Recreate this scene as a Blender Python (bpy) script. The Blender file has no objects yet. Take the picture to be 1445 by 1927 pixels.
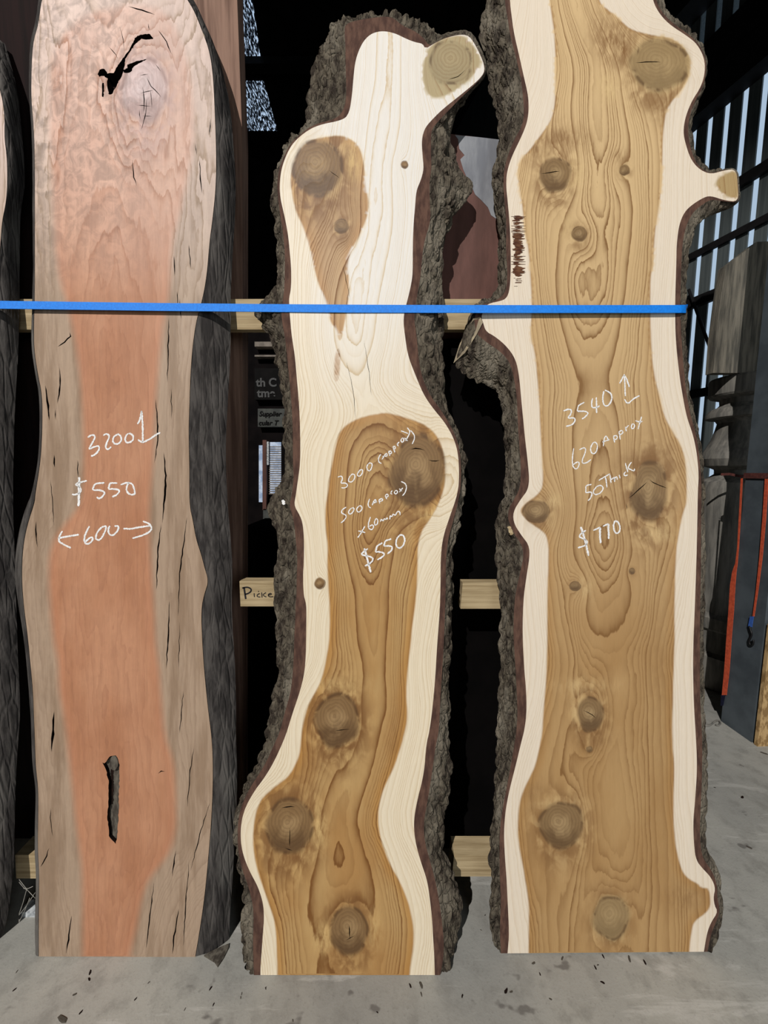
import bpy, bmesh, math, random
import numpy as np
from mathutils import Vector, Matrix, noise as mnoise
from mathutils.geometry import delaunay_2d_cdt, tessellate_polygon

random.seed(7)
rng = np.random.default_rng(7)
S = bpy.context.scene
C = S.collection

# ------------------------------------------------------------------ camera, light, exposure
IW, IH, FPX = 1445.0, 1927.0, 720.0
PITCH = math.radians(6.2)
CAMZ = 1.587
cam_d = bpy.data.cameras.new('camera')
cam = bpy.data.objects.new('camera', cam_d)
C.objects.link(cam)
cam.location = (0, 0, CAMZ)
cam.rotation_euler = (math.pi / 2 - PITCH, 0, 0)
cam_d.sensor_fit = 'VERTICAL'
cam_d.sensor_height = 36.0
cam_d.lens = FPX / IH * 36.0
cam_d.clip_start = 0.02
S.camera = cam

world = bpy.data.worlds.new('sky')
S.world = world
world.use_nodes = True
bgn = world.node_tree.nodes['Background']
bgn.inputs[0].default_value = (0.40, 0.52, 0.66, 1)
bgn.inputs[1].default_value = 1.0

key_d = bpy.data.lights.new('floodlight', 'SPOT')
key = bpy.data.objects.new('floodlight', key_d)
C.objects.link(key)
key.location = (-3.9, -8.1, 10.2)
key.rotation_euler = (Vector((0.3, 1.6, 1.7)) - key.location).to_track_quat('-Z', 'Y').to_euler()
key_d.energy = 7000
key_d.color = (1.0, 0.968, 0.93)
key_d.spot_size = math.radians(46.0)
key_d.spot_blend = 0.35
key_d.shadow_soft_size = 0.05

fill_d = bpy.data.lights.new('right_fill', 'AREA')  # soft bluish fill added to brighten the right side, no opening behind it
fill = bpy.data.objects.new('right_fill', fill_d)
C.objects.link(fill)
fill.location = (4.4, -5.6, 2.6)
fill.rotation_euler = (Vector((1.6, 2.4, 1.2)) - fill.location).to_track_quat('-Z', 'Y').to_euler()
fill_d.shape = 'RECTANGLE'
fill_d.size, fill_d.size_y = 3.0, 3.6
fill_d.energy = 110
fill_d.color = (0.86, 0.94, 1.0)

S.cycles.use_adaptive_sampling = True
S.cycles.adaptive_threshold = 0.03
S.cycles.max_bounces = 5
S.cycles.diffuse_bounces = 3
S.cycles.glossy_bounces = 2
S.view_settings.view_transform = 'Standard'
S.view_settings.look = 'None'
S.view_settings.exposure = 0.0
S.view_settings.gamma = 1.0
S.view_settings.use_curve_mapping = False

# ------------------------------------------------------------------ geometry of the place
FW = np.array([0, math.cos(PITCH), -math.sin(PITCH)])
UP = np.array([0, math.sin(PITCH), math.cos(PITCH)])
RT = np.array([1.0, 0, 0])
EYE = np.array([0, 0, CAMZ])
CX, CY = IW / 2, IH / 2


def ray(px, py):
    return FW + (px - CX) / FPX * RT + (CY - py) / FPX * UP


def at_d(px, py, d):
    return EYE + d * ray(px, py)


def on_plane(px, py, p0, n):
    r = ray(px, py)
    return EYE + r * (np.dot(np.asarray(p0) - EYE, n) / np.dot(r, n))


def on_floor(px, py, z=0.0):
    return on_plane(px, py, (0, 0, z), np.array([0, 0, 1.0]))


# ------------------------------------------------------------------ helpers
def link(o, parent=None):
    C.objects.link(o)
    if parent is not None:
        o.parent = parent
    return o


def tag(o, label=None, cat=None, group=None, kind=None):
    if label: o['label'] = label
    if cat: o['category'] = cat
    if group: o['group'] = group
    o['kind'] = kind or 'thing'
    return o


def empty(name, loc):
    o = bpy.data.objects.new(name, None)
    o.location = loc
    o.empty_display_size = 0.05
    return link(o)


def new_mesh(name, verts, faces, mat, parent=None, smooth=False, origin=None, attrs=None):
    """one mesh object; verts in world space, stored relative to parent / origin"""
    v = np.asarray(verts, float)
    if parent is not None:
        off = np.array(parent.matrix_world.translation) if parent.parent else np.array(parent.location)
        if parent.parent is not None:
            off = np.array(parent.location) + np.array(parent.parent.location)
    elif origin is not None:
        off = np.asarray(origin, float)
    else:
        off = np.array([(v[:, 0].min() + v[:, 0].max()) / 2, (v[:, 1].min() + v[:, 1].max()) / 2, v[:, 2].min()])
    me = bpy.data.meshes.new(name)
    me.from_pydata((v - off).tolist(), [], [tuple(int(i) for i in f) for f in faces])
    if attrs:
        for k, a in attrs.items():
            a = np.asarray(a, np.float32)
            if a.ndim == 1:
                at = me.attributes.new(k, 'FLOAT', 'POINT')
                at.data.foreach_set('value', a)
            else:
                at = me.attributes.new(k, 'FLOAT_VECTOR', 'POINT')
                at.data.foreach_set('vector', a.ravel())
    if mat is not None:
        me.materials.append(mat)
    if smooth:
        me.polygons.foreach_set('use_smooth', [True] * len(me.polygons))
    me.update()
    o = bpy.data.objects.new(name, me)
    link(o, parent)
    if parent is None:
        o.location = off
    return o


class MB:
    def __init__(self):
        self.v = []; self.f = []

    def add(self, vs, fs):
        b = len(self.v)
        self.v += [np.asarray(p, float) for p in vs]
        self.f += [tuple(i + b for i in f) for f in fs]
        return self

    def box(self, lo, hi, M=None, bev=0.0):
        bm = bmesh.new()
        bmesh.ops.create_cube(bm, size=1)
        lo = np.asarray(lo, float); hi = np.asarray(hi, float)
        for v in bm.verts:
            v.co = Vector(((v.co.x + .5) * (hi[0] - lo[0]) + lo[0], (v.co.y + .5) * (hi[1] - lo[1]) + lo[1],
                           (v.co.z + .5) * (hi[2] - lo[2]) + lo[2]))
        if bev:
            bmesh.ops.bevel(bm, geom=bm.edges[:], offset=bev, segments=2, affect='EDGES')
        if M is not None:
            bmesh.ops.transform(bm, matrix=M, verts=bm.verts)
        bm.verts.index_update()
        self.add([v.co[:] for v in bm.verts], [[v.index for v in f.verts] for f in bm.faces])
        bm.free()
        return self

    def prism(self, poly, depth_vec):
        n = len(poly)
        p = [np.asarray(q, float) for q in poly]
        dv = np.asarray(depth_vec, float)
        tri = tessellate_polygon([[Vector(q) for q in p]])
        fs = [tuple(t) for t in tri] + [tuple(i + n for i in reversed(t)) for t in tri]
        fs += [(i, (i + 1) % n, (i + 1) % n + n, i + n) for i in range(n)]
        return self.add(p + [q + dv for q in p], fs)

    def tube(self, path, r, seg=8, caps=True):
        path = [np.asarray(p, float) for p in path]
        n = len(path)
        rs = r if hasattr(r, '__len__') else [r] * n
        vs = []; up = np.array([.13, .21, .97])
        for i, p in enumerate(path):
            t = path[min(i + 1, n - 1)] - path[max(i - 1, 0)]
            t = t / (np.linalg.norm(t) + 1e-9)
            a = np.cross(t, up); a /= np.linalg.norm(a) + 1e-9
            b = np.cross(t, a)
            for k in range(seg):
                w = 2 * math.pi * k / seg
                vs.append(p + rs[i] * (math.cos(w) * a + math.sin(w) * b))
        fs = [(i * seg + k, i * seg + (k + 1) % seg, (i + 1) * seg + (k + 1) % seg, (i + 1) * seg + k)
              for i in range(n - 1) for k in range(seg)]
        if caps:
            fs += [tuple(range(seg - 1, -1, -1)), tuple((n - 1) * seg + k for k in range(seg))]
        return self.add(vs, fs)

    def ribbon(self, path, wvec, tvec):
        """flat band: wvec(i) half width vector, tvec thickness vector"""
        n = len(path); vs = []
        for i, p in enumerate(path):
            w = wvec[i] if isinstance(wvec, list) else wvec
            t = tvec[i] if isinstance(tvec, list) else tvec
            p = np.asarray(p, float)
            vs += [p - w, p + w, p + w + t, p - w + t]
        fs = []
        for i in range(n - 1):
            for k in range(4):
                fs.append((i * 4 + k, i * 4 + (k + 1) % 4, (i + 1) * 4 + (k + 1) % 4, (i + 1) * 4 + k))
        fs += [(3, 2, 1, 0), tuple((n - 1) * 4 + k for k in range(4))]
        return self.add(vs, fs)

    def lathe(self, prof, c, seg=40):
        """prof: list of (r, z), c centre"""
        vs = []; n = len(prof)
        for r, z in prof:
            for k in range(seg):
                a = 2 * math.pi * k / seg
                vs.append((c[0] + r * math.cos(a), c[1] + r * math.sin(a), z))
        fs = [(i * seg + k, i * seg + (k + 1) % seg, (i + 1) * seg + (k + 1) % seg, (i + 1) * seg + k)
              for i in range(n - 1) for k in range(seg)]
        fs += [tuple(range(seg - 1, -1, -1)), tuple((n - 1) * seg + k for k in range(seg))]
        return self.add(vs, fs)

    def build(self, name, mat, parent=None, smooth=False, origin=None):
        return new_mesh(name, self.v, self.f, mat, parent, smooth, origin)


# ------------------------------------------------------------------ materials
def srgb(r, g, b):
    def f(c):
        c /= 255.0
        return c / 12.92 if c <= .04045 else ((c + .055) / 1.055) ** 2.4
    return (f(r), f(g), f(b), 1.0)


class NT:
    def __init__(self, name, rough=.7, spec=.3):
        self.m = bpy.data.materials.new(name)
        self.m.use_nodes = True
        self.t = self.m.node_tree
        self.p = self.t.nodes['Principled BSDF']
        self.p.inputs['Roughness'].default_value = rough
        self.p.inputs['Specular IOR Level'].default_value = spec

    def n(self, typ, **kw):
        nd = self.t.nodes.new(typ)
        for k, v in kw.items():
            setattr(nd, k, v)
        return nd

    def put(self, sock, v):
        if hasattr(v, 'is_output'):
            self.t.links.new(v, sock)
        else:
            sock.default_value = v

    def math(self, op, a, b=0.0, c=0.0, clamp=False):
        nd = self.n('ShaderNodeMath', operation=op, use_clamp=clamp)
        for s, v in zip(nd.inputs, (a, b, c)):
            self.put(s, v)
        return nd.outputs[0]

    def attr(self, name):
        nd = self.n('ShaderNodeAttribute', attribute_name=name)
        return nd

    def mix(self, f, a, b, blend='MIX'):
        nd = self.n('ShaderNodeMix', data_type='RGBA', blend_type=blend)
        self.put(nd.inputs[0], f); self.put(nd.inputs[6], a); self.put(nd.inputs[7], b)
        return nd.outputs[2]

    def sm(self, v, lo, hi, a=0.0, b=1.0):
        nd = self.n('ShaderNodeMapRange', interpolation_type='SMOOTHSTEP')
        self.put(nd.inputs[0], v)
        nd.inputs[1].default_value = lo; nd.inputs[2].default_value = hi
        nd.inputs[3].default_value = a; nd.inputs[4].default_value = b
        return nd.outputs[0]

    def noise(self, vec, scale, detail=3.0, rough=.55, stretch=None, dist=0.0):
        if stretch is not None:
            mp = self.n('ShaderNodeMapping')
            self.put(mp.inputs[0], vec)
            mp.inputs[3].default_value = stretch
            vec = mp.outputs[0]
        nd = self.n('ShaderNodeTexNoise')
        if vec is not None:
            self.put(nd.inputs['Vector'], vec)
        nd.inputs['Scale'].default_value = scale
        nd.inputs['Detail'].default_value = detail
        nd.inputs['Roughness'].default_value = rough
        nd.inputs['Distortion'].default_value = dist
        return nd.outputs[0]

    def obj(self):
        return self.n('ShaderNodeTexCoord').outputs['Object']

    def color(self, v):
        self.put(self.p.inputs['Base Color'], v)

    def bump(self, h, strength=.3, dist=.01):
        b = self.n('ShaderNodeBump')
        self.put(b.inputs['Height'], h)
        b.inputs['Strength'].default_value = strength
        b.inputs['Distance'].default_value = dist
        self.t.links.new(b.outputs[0], self.p.inputs['Normal'])


def simple(name, c1, c2, scale=6, stretch=None, rough=.75, spec=.25, bump=.2, metal=0.0, lo=.35, hi=.65, fine=60):
    m = NT(name, rough, spec)
    co = m.obj()
    a = m.noise(co, scale, 5, .6, stretch)
    col = m.mix(m.sm(a, lo, hi), c1, c2)
    m.color(col)
    m.p.inputs['Metallic'].default_value = metal
    if bump:
        m.bump(m.noise(co, fine, 4, .6, stretch), bump, .004)
    return m.m


def emit(name, c1, c2, strength, scale=30, lo=.45, hi=.55, stretch=None):
    m = NT(name)
    a = m.noise(m.obj(), scale, 5, .65, stretch)
    col = m.mix(m.sm(a, lo, hi), c1, c2)
    m.color((.02, .02, .02, 1))
    m.put(m.p.inputs['Emission Color'], col)
    m.p.inputs['Emission Strength'].default_value = strength
    return m.m


def wood_face(name, sapA, sapB, heartA, heartB, heartC, rim, kA, kB, kC, stain, sapline=.5, heartline=1.0,
              edge=(-2.5, 2.5), fiddle=0.0, warp=1.0, grain=.10, pale=None, sapvar=None, flame=None, olive=None, streak=.12):
    """growth-ring wood: vertex attributes ring / heart / kn / kr / halo carry the ring field of this board"""
    m = NT(name, .55, .3)
    uv = m.attr('board').outputs['Vector']
    ring = m.attr('ring').outputs['Fac']
    hd = m.attr('heart').outputs['Fac']
    kn = m.attr('kn').outputs['Fac']
    kr = m.attr('kr').outputs['Fac']
    halo = m.attr('halo').outputs['Fac']
    tone = m.attr('tone').outputs['Fac']
    n1 = m.noise(uv, 9, 2, .5, (1.5, .28, 1))
    n2 = m.noise(uv, 26, 3, .55, (1.5, .32, 1))
    n3 = m.noise(uv, 90, 3, .6, (1.4, .22, 1))
    ph = m.math('ADD', ring, m.math('MULTIPLY', m.math('SUBTRACT', n1, .5), warp * 2.0))
    ph = m.math('ADD', ph, m.math('MULTIPLY', m.math('SUBTRACT', n2, .5), warp * .8))
    ph = m.math('ADD', ph, m.math('MULTIPLY', m.math('SUBTRACT', n3, .5), warp * .25))
    ph = m.math('ADD', ph, m.math('MULTIPLY', m.math('SINE', m.math('MULTIPLY', ph, .8)), .65))
    fr = m.math('FRACT', ph)
    wn = m.n('ShaderNodeTexWhiteNoise', noise_dimensions='1D')
    m.put(wn.inputs['W'], m.math('FLOOR', ph))
    rv = m.math('MULTIPLY_ADD', wn.outputs['Value'], .8, .2)
    late = m.math('MULTIPLY', m.math('POWER', fr, 3.2), m.sm(fr, 1.0, .92))
    late = m.math('MULTIPLY', late, rv)
    late = m.math('MULTIPLY', late, 1.7, clamp=True)
    soft = m.math('MULTIPLY', fr, m.math('MULTIPLY', rv, .28))
    # heart / sap blend
    hmask = m.sm(m.math('ADD', hd, m.math('MULTIPLY', m.math('SUBTRACT', n2, .5), 3.5)), edge[0], edge[1])
    big = m.noise(uv, 3.6, 4, .55, (1.6, .6, 1))
    hcol = m.mix(m.sm(big, .35, .65), heartA, heartC)
    rimf = m.math('MULTIPLY', m.sm(hd, 22.0, 2.0), .6)
    hcol = m.mix(rimf, hcol, rim)
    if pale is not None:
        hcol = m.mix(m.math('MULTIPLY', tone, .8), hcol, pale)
    fig = m.attr('fig').outputs['Fac']
    hl = m.math('MULTIPLY', m.math('MULTIPLY_ADD', fig, 1.4, 1.0), heartline)
    hcol = m.mix(m.math('MULTIPLY', m.math('ADD', late, soft), hl, clamp=True), hcol, heartB)
    scol = m.mix(m.math('MULTIPLY', m.math('ADD', late, soft), sapline, clamp=True), sapA, sapB)
    if sapvar is not None:
        scol = m.mix(m.sm(m.noise(uv, 9, 4, .6, (2.2, .25, 1)), .42, .62), scol, sapvar)
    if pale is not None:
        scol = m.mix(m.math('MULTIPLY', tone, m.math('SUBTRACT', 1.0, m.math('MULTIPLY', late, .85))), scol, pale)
    col = m.mix(hmask, scol, hcol)
    # stain and pale flame round the knots
    n4 = m.noise(uv, 24, 3, .5, (1.2, .7, 1), dist=.5)
    col = m.mix(m.math('MULTIPLY', m.math('MULTIPLY', halo, m.sm(n4, .35, .62)), m.math('MULTIPLY_ADD', hmask, .85, .1)), col, stain)
    if flame is not None:
        col = m.mix(m.math('MULTIPLY', m.math('MULTIPLY', halo, m.sm(n4, .55, .3)), m.math('MULTIPLY', hmask, .4)), col, flame)
    pl = m.attr('plume').outputs['Fac']
    pn = m.noise(uv, 60, 4, .65, (1.3, .35, 1), dist=.4)
    col = m.mix(m.math('MULTIPLY', m.math('MULTIPLY', m.math('MAXIMUM', pl, 0.0), m.sm(pn, .25, .7)), m.math('MULTIPLY_ADD', hmask, .9, .1)), col, stain)
    if flame is not None:
        col = m.mix(m.math('MULTIPLY', m.math('MULTIPLY', m.math('MAXIMUM', m.math('MULTIPLY', pl, -1.0), 0.0), m.sm(pn, .7, .35)), hmask), col, flame)
    ol = m.attr('olive').outputs['Fac']
    if olive is not None:
        col = m.mix(m.math('MULTIPLY', ol, m.math('SUBTRACT', 1.0, m.math('MULTIPLY', late, .6))), col, olive)
    # knots: rings of their own
    kph = m.math('ADD', kr, m.math('MULTIPLY', m.math('SUBTRACT', n4, .5), 1.6))
    kf = m.math('FRACT', kph)
    kl = m.math('MULTIPLY', m.math('POWER', kf, 1.6), m.sm(kf, 1.0, .8))
    kcol = m.mix(m.sm(m.math('ADD', kn, m.math('MULTIPLY', m.math('SUBTRACT', n4, .5), .9)), .1, .7), kC, kA)
    kyv = m.math('ADD', m.attr('ky').outputs['Fac'], m.math('MULTIPLY', m.math('SUBTRACT', n4, .5), 1.6))
    kcol = m.mix(m.math('MULTIPLY', m.sm(kyv, -.25, .8), .7), kcol, kB)
    kcol = m.mix(m.math('MULTIPLY', kl, .42), kcol, kB)
    if olive is not None:
        kcol = m.mix(m.math('MULTIPLY', ol, .75), kcol, olive)
        kcol = m.mix(m.math('MULTIPLY', m.math('MULTIPLY', ol, kl), .5), kcol, kA)
    kmask = m.sm(m.math('ADD', kn, m.math('MULTIPLY', m.math('SUBTRACT', n4, .5), .35)), 1.16, .84)
    rimk = m.math('MULTIPLY', m.sm(kn, .86, 1.0), m.sm(kn, 1.14, 1.0))
    rimk = m.math('MULTIPLY', rimk, m.sm(n4, .4, .6))
    col = m.mix(kmask, col, kcol)
    col = m.mix(m.math('MULTIPLY', rimk, .75), col, kB)
    # fine fibre
    fib = m.noise(uv, 260, 3, .6, (2.2, .10, 1))
    v = m.math('MULTIPLY_ADD', fib, grain * 2, 1 - grain)
    stk = m.noise(uv, 48, 4, .65, (2.0, .07, 1))
    v = m.math('ADD', v, m.math('MULTIPLY', m.math('SUBTRACT', stk, .5), streak))
    if fiddle:
        fd = m.noise(uv, 17, 4, .6, (1.5, 1.15, 1), dist=1.1)
        fm = m.math('MULTIPLY', m.math('SUBTRACT', m.sm(fd, .35, .65), .5), fiddle)
        fm = m.math('MULTIPLY', fm, m.attr('fig').outputs['Fac'])
        v = m.math('ADD', v, fm)
    col = m.mix(1.0, col, combine(m, v), 'MULTIPLY')
    m.color(col)
    m.put(m.p.inputs['Roughness'], m.math('MULTIPLY_ADD', late, .1, .5))
    m.bump(m.math('ADD', fib, m.math('MULTIPLY', late, -.6)), .10, .0015)
    return m.m


def combine(m, v):
    nd = m.n('ShaderNodeCombineColor')
    for s in nd.inputs[:3]:
        m.put(s, v)
    return nd.outputs[0]


def bark_mat(name, c1, c2, c3, scale=55, stretch=(1, 1, .45), bump=.9):
    m = NT(name, .95, .1)
    co = m.obj()
    a = m.noise(co, scale, 6, .65, stretch)
    b = m.noise(co, scale * .22, 3, .5, stretch)
    col = m.mix(m.sm(a, .36, .64), c1, c2)
    col = m.mix(m.math('MULTIPLY', m.sm(b, .5, .68), .7), col, c3)
    m.color(col)
    v = m.n('ShaderNodeTexVoronoi', feature='DISTANCE_TO_EDGE')
    mp = m.n('ShaderNodeMapping'); m.put(mp.inputs[0], co); mp.inputs[3].default_value = stretch
    m.put(v.inputs['Vector'], mp.outputs[0])
    v.inputs['Scale'].default_value = scale * 1.3
    h = m.math('ADD', a, m.math('MULTIPLY', m.sm(v.outputs[0], 0, .18), .45))
    m.bump(h, bump, .008)
    return m.m


M = {}
M['cypress'] = wood_face('cypress_board', srgb(236, 222, 196), srgb(196, 168, 124), srgb(190, 154, 102), srgb(122, 80, 38),
                         srgb(176, 134, 82), srgb(186, 134, 68), srgb(136, 106, 70), srgb(84, 60, 38), srgb(164, 134, 94),
                         srgb(128, 90, 52), sapline=.55, heartline=.85, pale=srgb(234, 230, 224), flame=srgb(220, 186, 126), olive=srgb(178, 164, 128))
M['cypress_b'] = wood_face('pale_cypress_board', srgb(234, 220, 200), srgb(204, 180, 146), srgb(184, 148, 100), srgb(128, 90, 48),
                           srgb(172, 134, 86), srgb(176, 132, 78), srgb(140, 112, 76), srgb(92, 68, 44), srgb(168, 140, 100),
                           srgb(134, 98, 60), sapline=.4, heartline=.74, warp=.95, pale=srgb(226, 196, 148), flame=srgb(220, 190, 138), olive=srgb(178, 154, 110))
M['redgum'] = wood_face('red_hardwood_board', srgb(174, 150, 128), srgb(134, 110, 90), srgb(194, 142, 110), srgb(158, 108, 82),
                        srgb(178, 124, 92), srgb(192, 134, 102), srgb(204, 180, 176), srgb(152, 122, 116), srgb(210, 190, 188),
                        srgb(184, 154, 148), sapline=.32, heartline=.28, edge=(-11, 10), fiddle=.46, warp=1.5, grain=.16,
                        pale=srgb(222, 198, 188), sapvar=srgb(150, 126, 104), streak=.34)
M['inner_bark'] = simple('inner_bark', srgb(102, 76, 64), srgb(74, 53, 46), 60, (1, 1, .3), .85, .15, .5)
M['bark'] = bark_mat('cypress_bark', srgb(104, 96, 83), srgb(54, 47, 41), srgb(132, 124, 110))
M['bark_grey'] = bark_mat('weathered_edge', srgb(86, 82, 79), srgb(52, 49, 48), srgb(116, 112, 107), 40, (1, 1, .16), .6)
M['pit'] = simple('dark_cavity', srgb(40, 26, 20), srgb(20, 14, 12), 40, None, .9, .1, .4)
M['pit_grey'] = simple('grey_bark_inclusion', srgb(108, 102, 92), srgb(66, 60, 54), 60, (1, 1, .4), .9, .1, .6)
M['chalk'] = simple('chalk', srgb(250, 250, 250), srgb(226, 224, 222), 180, None, .95, .05, .3)
M['burn'] = simple('saw_burn', srgb(74, 44, 34), srgb(110, 76, 54), 120, (.3, 1, 1), .8, .1, 0)
M['strap'] = simple('blue_webbing', srgb(0, 138, 248), srgb(0, 124, 232), 150, (1, 1, 1), .5, .4, .3, fine=900)
M['pine'] = simple('pine_batten', srgb(190, 170, 134), srgb(158, 138, 104), 14, (.25, 2.5, 6), .75, .2, .2)
M['marker'] = simple('marker_ink', srgb(38, 38, 42), srgb(28, 28, 30), 60, None, .6, .2, 0)
M['concrete'] = None
M['brown_ply'] = simple('brown_plywood', srgb(110, 76, 68), srgb(86, 59, 52), 10, (1, 1, .25), .7, .25, .15)
M['whitewash'] = simple('worn_white_paint', srgb(150, 152, 156), srgb(118, 120, 126), 14, (1, 1, .3), .8, .2, .2)
M['brown_post'] = simple('rough_sawn_post', srgb(146, 116, 100), srgb(106, 80, 68), 18, (2.5, 2.5, .12), .8, .2, .3)
M['dark_board'] = simple('dark_brown_board', srgb(34, 20, 19), srgb(22, 14, 13), 14, (2, 2, .15), .85, .15, .2)
M['shed_dark'] = simple('shed_dark', srgb(26, 22, 22), srgb(16, 14, 15), 3, None, .95, .05, 0)
M['shade_black'] = simple('shade_black', srgb(13, 11, 11), srgb(8, 7, 7), 6, None, .95, .05, 0)  # near-black for the added boxes that stand in for shade
M['steel_dark'] = simple('dark_steel', srgb(26, 24, 25), srgb(18, 17, 18), 8, None, .7, .2, 0)
M['cladding'] = simple('dark_cladding', srgb(92, 99, 99), srgb(76, 83, 84), 12, (3, 3, .08), .6, .3, .1)
M['steel_post'] = simple('blue_grey_steel', srgb(86, 94, 100), srgb(70, 77, 83), 5, None, .5, .35, .05)
M['stone_grey'] = simple('grey_weathered_timber', srgb(140, 136, 128), srgb(104, 102, 97), 14, (2, 2, .25), .85, .2, .3)
M['old_timber'] = simple('old_grey_timber', srgb(128, 122, 110), srgb(80, 78, 72), 16, (2.2, 2.2, .2), .9, .15, .8)
M['orange'] = simple('orange_webbing', srgb(224, 100, 66), srgb(196, 82, 56), 60, None, .6, .3, .2)
M['red_dark'] = simple('faded_red_webbing', srgb(104, 60, 54), srgb(80, 46, 43), 60, None, .7, .2, .2)
M['blue_clip'] = simple('blue_vinyl', srgb(70, 110, 190), srgb(56, 92, 170), 60, None, .5, .3, 0)
M['black'] = simple('black_metal', srgb(24, 24, 26), srgb(16, 16, 18), 40, None, .5, .4, 0)
M['navy'] = simple('navy_tip', srgb(26, 30, 56), srgb(20, 22, 44), 40, None, .7, .2, 0)
M['osb'] = simple('strand_board', srgb(196, 164, 116), srgb(146, 116, 76), 34, (1, 1, .5), .8, .2, .3, lo=.42, hi=.58)
M['sign_dark'] = simple('dark_sign_board', srgb(24, 22, 22), srgb(18, 17, 17), 10, None, .8, .1, 0)
M['sign_pale'] = simple('pale_sign_board', srgb(92, 94, 90), srgb(76, 78, 76), 10, None, .8, .1, 0)
M['letter'] = simple('pale_lettering', srgb(100, 100, 100), srgb(84, 84, 84), 10, None, .8, .1, 0)
M['cob'] = simple('cobweb_silk', srgb(180, 176, 168), srgb(150, 148, 140), 50, None, .9, .1, 0)
M['scrap'] = simple('white_plastic', srgb(226, 230, 232), srgb(150, 156, 160), 40, None, .5, .3, .4)
M['skylight'] = emit('dirty_skylight', srgb(6, 8, 14), srgb(188, 212, 240), 1.0, 9, .50, .60, (3.0, .9, 1))
M['pane'] = emit('daylit_pane', srgb(150, 170, 200), srgb(206, 218, 236), .75, 9, .4, .6)
M['slat_pale'] = simple('pale_slat', srgb(150, 140, 130), srgb(120, 112, 104), 10, None, .8, .1, 0)


def concrete():
    m = NT('concrete_floor', .85, .2)
    co = m.obj()
    a = m.noise(co, 1.6, 5, .6)
    b = m.noise(co, 14, 6, .65)
    c = m.noise(co, 120, 3, .6)
    st = m.noise(co, 9, 3, .5, (1, 1.6, 1))
    sw = m.noise(co, 5, 5, .7, (.35, 2.4, 1), dist=.8)
    col = m.mix(m.sm(a, .3, .7), srgb(146, 145, 140), srgb(170, 168, 160))
    col = m.mix(m.math('MULTIPLY', m.sm(b, .45, .7), .5), col, srgb(124, 122, 116))
    col = m.mix(m.math('MULTIPLY', m.sm(sw, .56, .66), .45), col, srgb(196, 194, 188))
    col = m.mix(m.math('MULTIPLY', m.sm(st, .66, .72), .7), col, srgb(92, 88, 84))
    col = m.mix(m.math('MULTIPLY', m.sm(c, .55, .8), .35), col, srgb(96, 92, 88))
    m.color(col)
    m.bump(m.math('ADD', b, m.math('MULTIPLY', c, .5)), .25, .006)
    return m.m


M['concrete'] = concrete()

# ------------------------------------------------------------------ the shed
WALL_A, WALL_S = 5.6, -0.281           # right wall: X = WALL_A + WALL_S * Y
wall_u = np.array([WALL_S, 1.0, 0]); wall_u /= np.linalg.norm(wall_u)
wall_n = np.array([wall_u[1], -wall_u[0], 0])   # outwards (+X)
ROOF = 11.5
BACK = 13.2


def wall_pt(Y, z, out=0.0):
    p = np.array([WALL_A + WALL_S * Y, Y, z])
    return p + wall_n * out


def quad(name, pts, mat, thick, kind='structure'):
    n = np.cross(np.subtract(pts[1], pts[0]), np.subtract(pts[2], pts[0])); n = n / np.linalg.norm(n)
    o = MB().prism(pts, n * thick).build(name, mat)
    o['kind'] = kind
    return o


FRONT = -11.0
wf, wb = wall_pt(FRONT, 0, .02), wall_pt(BACK, 0, .02)
floor = quad('floor', [(-8, FRONT, 0), (9.5, FRONT, 0), (9.5, BACK + .2, 0), (-8, BACK + .2, 0)], M['concrete'], -.15)
quad('wall_back', [(-8, BACK, 0), (wb[0], BACK, 0), (wb[0], BACK, ROOF), (-8, BACK, ROOF)], M['shed_dark'], -.1)
quad('wall_left', [(-8, FRONT, 0), (-8, BACK, 0), (-8, BACK, ROOF), (-8, FRONT, ROOF)], M['shed_dark'], -.1)
quad('wall_front', [(-8, FRONT, 0), (wf[0], FRONT, 0), (wf[0], FRONT, ROOF), (-8, FRONT, ROOF)], M['shed_dark'], .1)
quad('ceiling', [(-8, FRONT, ROOF), (wf[0], FRONT, ROOF), (wb[0], BACK + .1, ROOF), (-8, BACK + .1, ROOF)], M['shed_dark'], .1)

# right wall: dark boards with open gaps between them, girts and a deep eave beam inside
wr = empty('wall_right', wall_pt(4.5, 0)); wr['kind'] = 'structure'
Y0, DY = 5.136, 0.1845
for i in range(-8, 12):
    yc = Y0 - DY * (i + .5)
    h = DY * .335
    a = wall_pt(yc - h, 0); b = wall_pt(yc + h, 0)
    MB().prism([a, b, b + wall_n * .02, a + wall_n * .02], (0, 0, ROOF)).build('cladding_board', M['cladding'], wr)
ya, yb = Y0 - DY * 11.2, Y0 + DY * 7.2
for y1, y2 in ((FRONT, ya), (yb, BACK)):
    a = wall_pt(y1, 0); b = wall_pt(y2, 0)
    MB().prism([a, b, b + wall_n * .05, a + wall_n * .05], (0, 0, ROOF)).build('cladding_sheet', M['cladding'], wr)


def wall_z(px, py):
    return on_plane(px, py, wall_pt(0, 0), wall_n)[2]


def girt(zlo, zhi, dep, name='girt'):
    a = wall_pt(2.2, zlo, -.003); b = wall_pt(7.5, zlo, -.003)
    MB().prism([a, b, b - wall_n * dep, a - wall_n * dep], (0, 0, zhi - zlo)).build(name, M['steel_dark'], wr)


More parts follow.
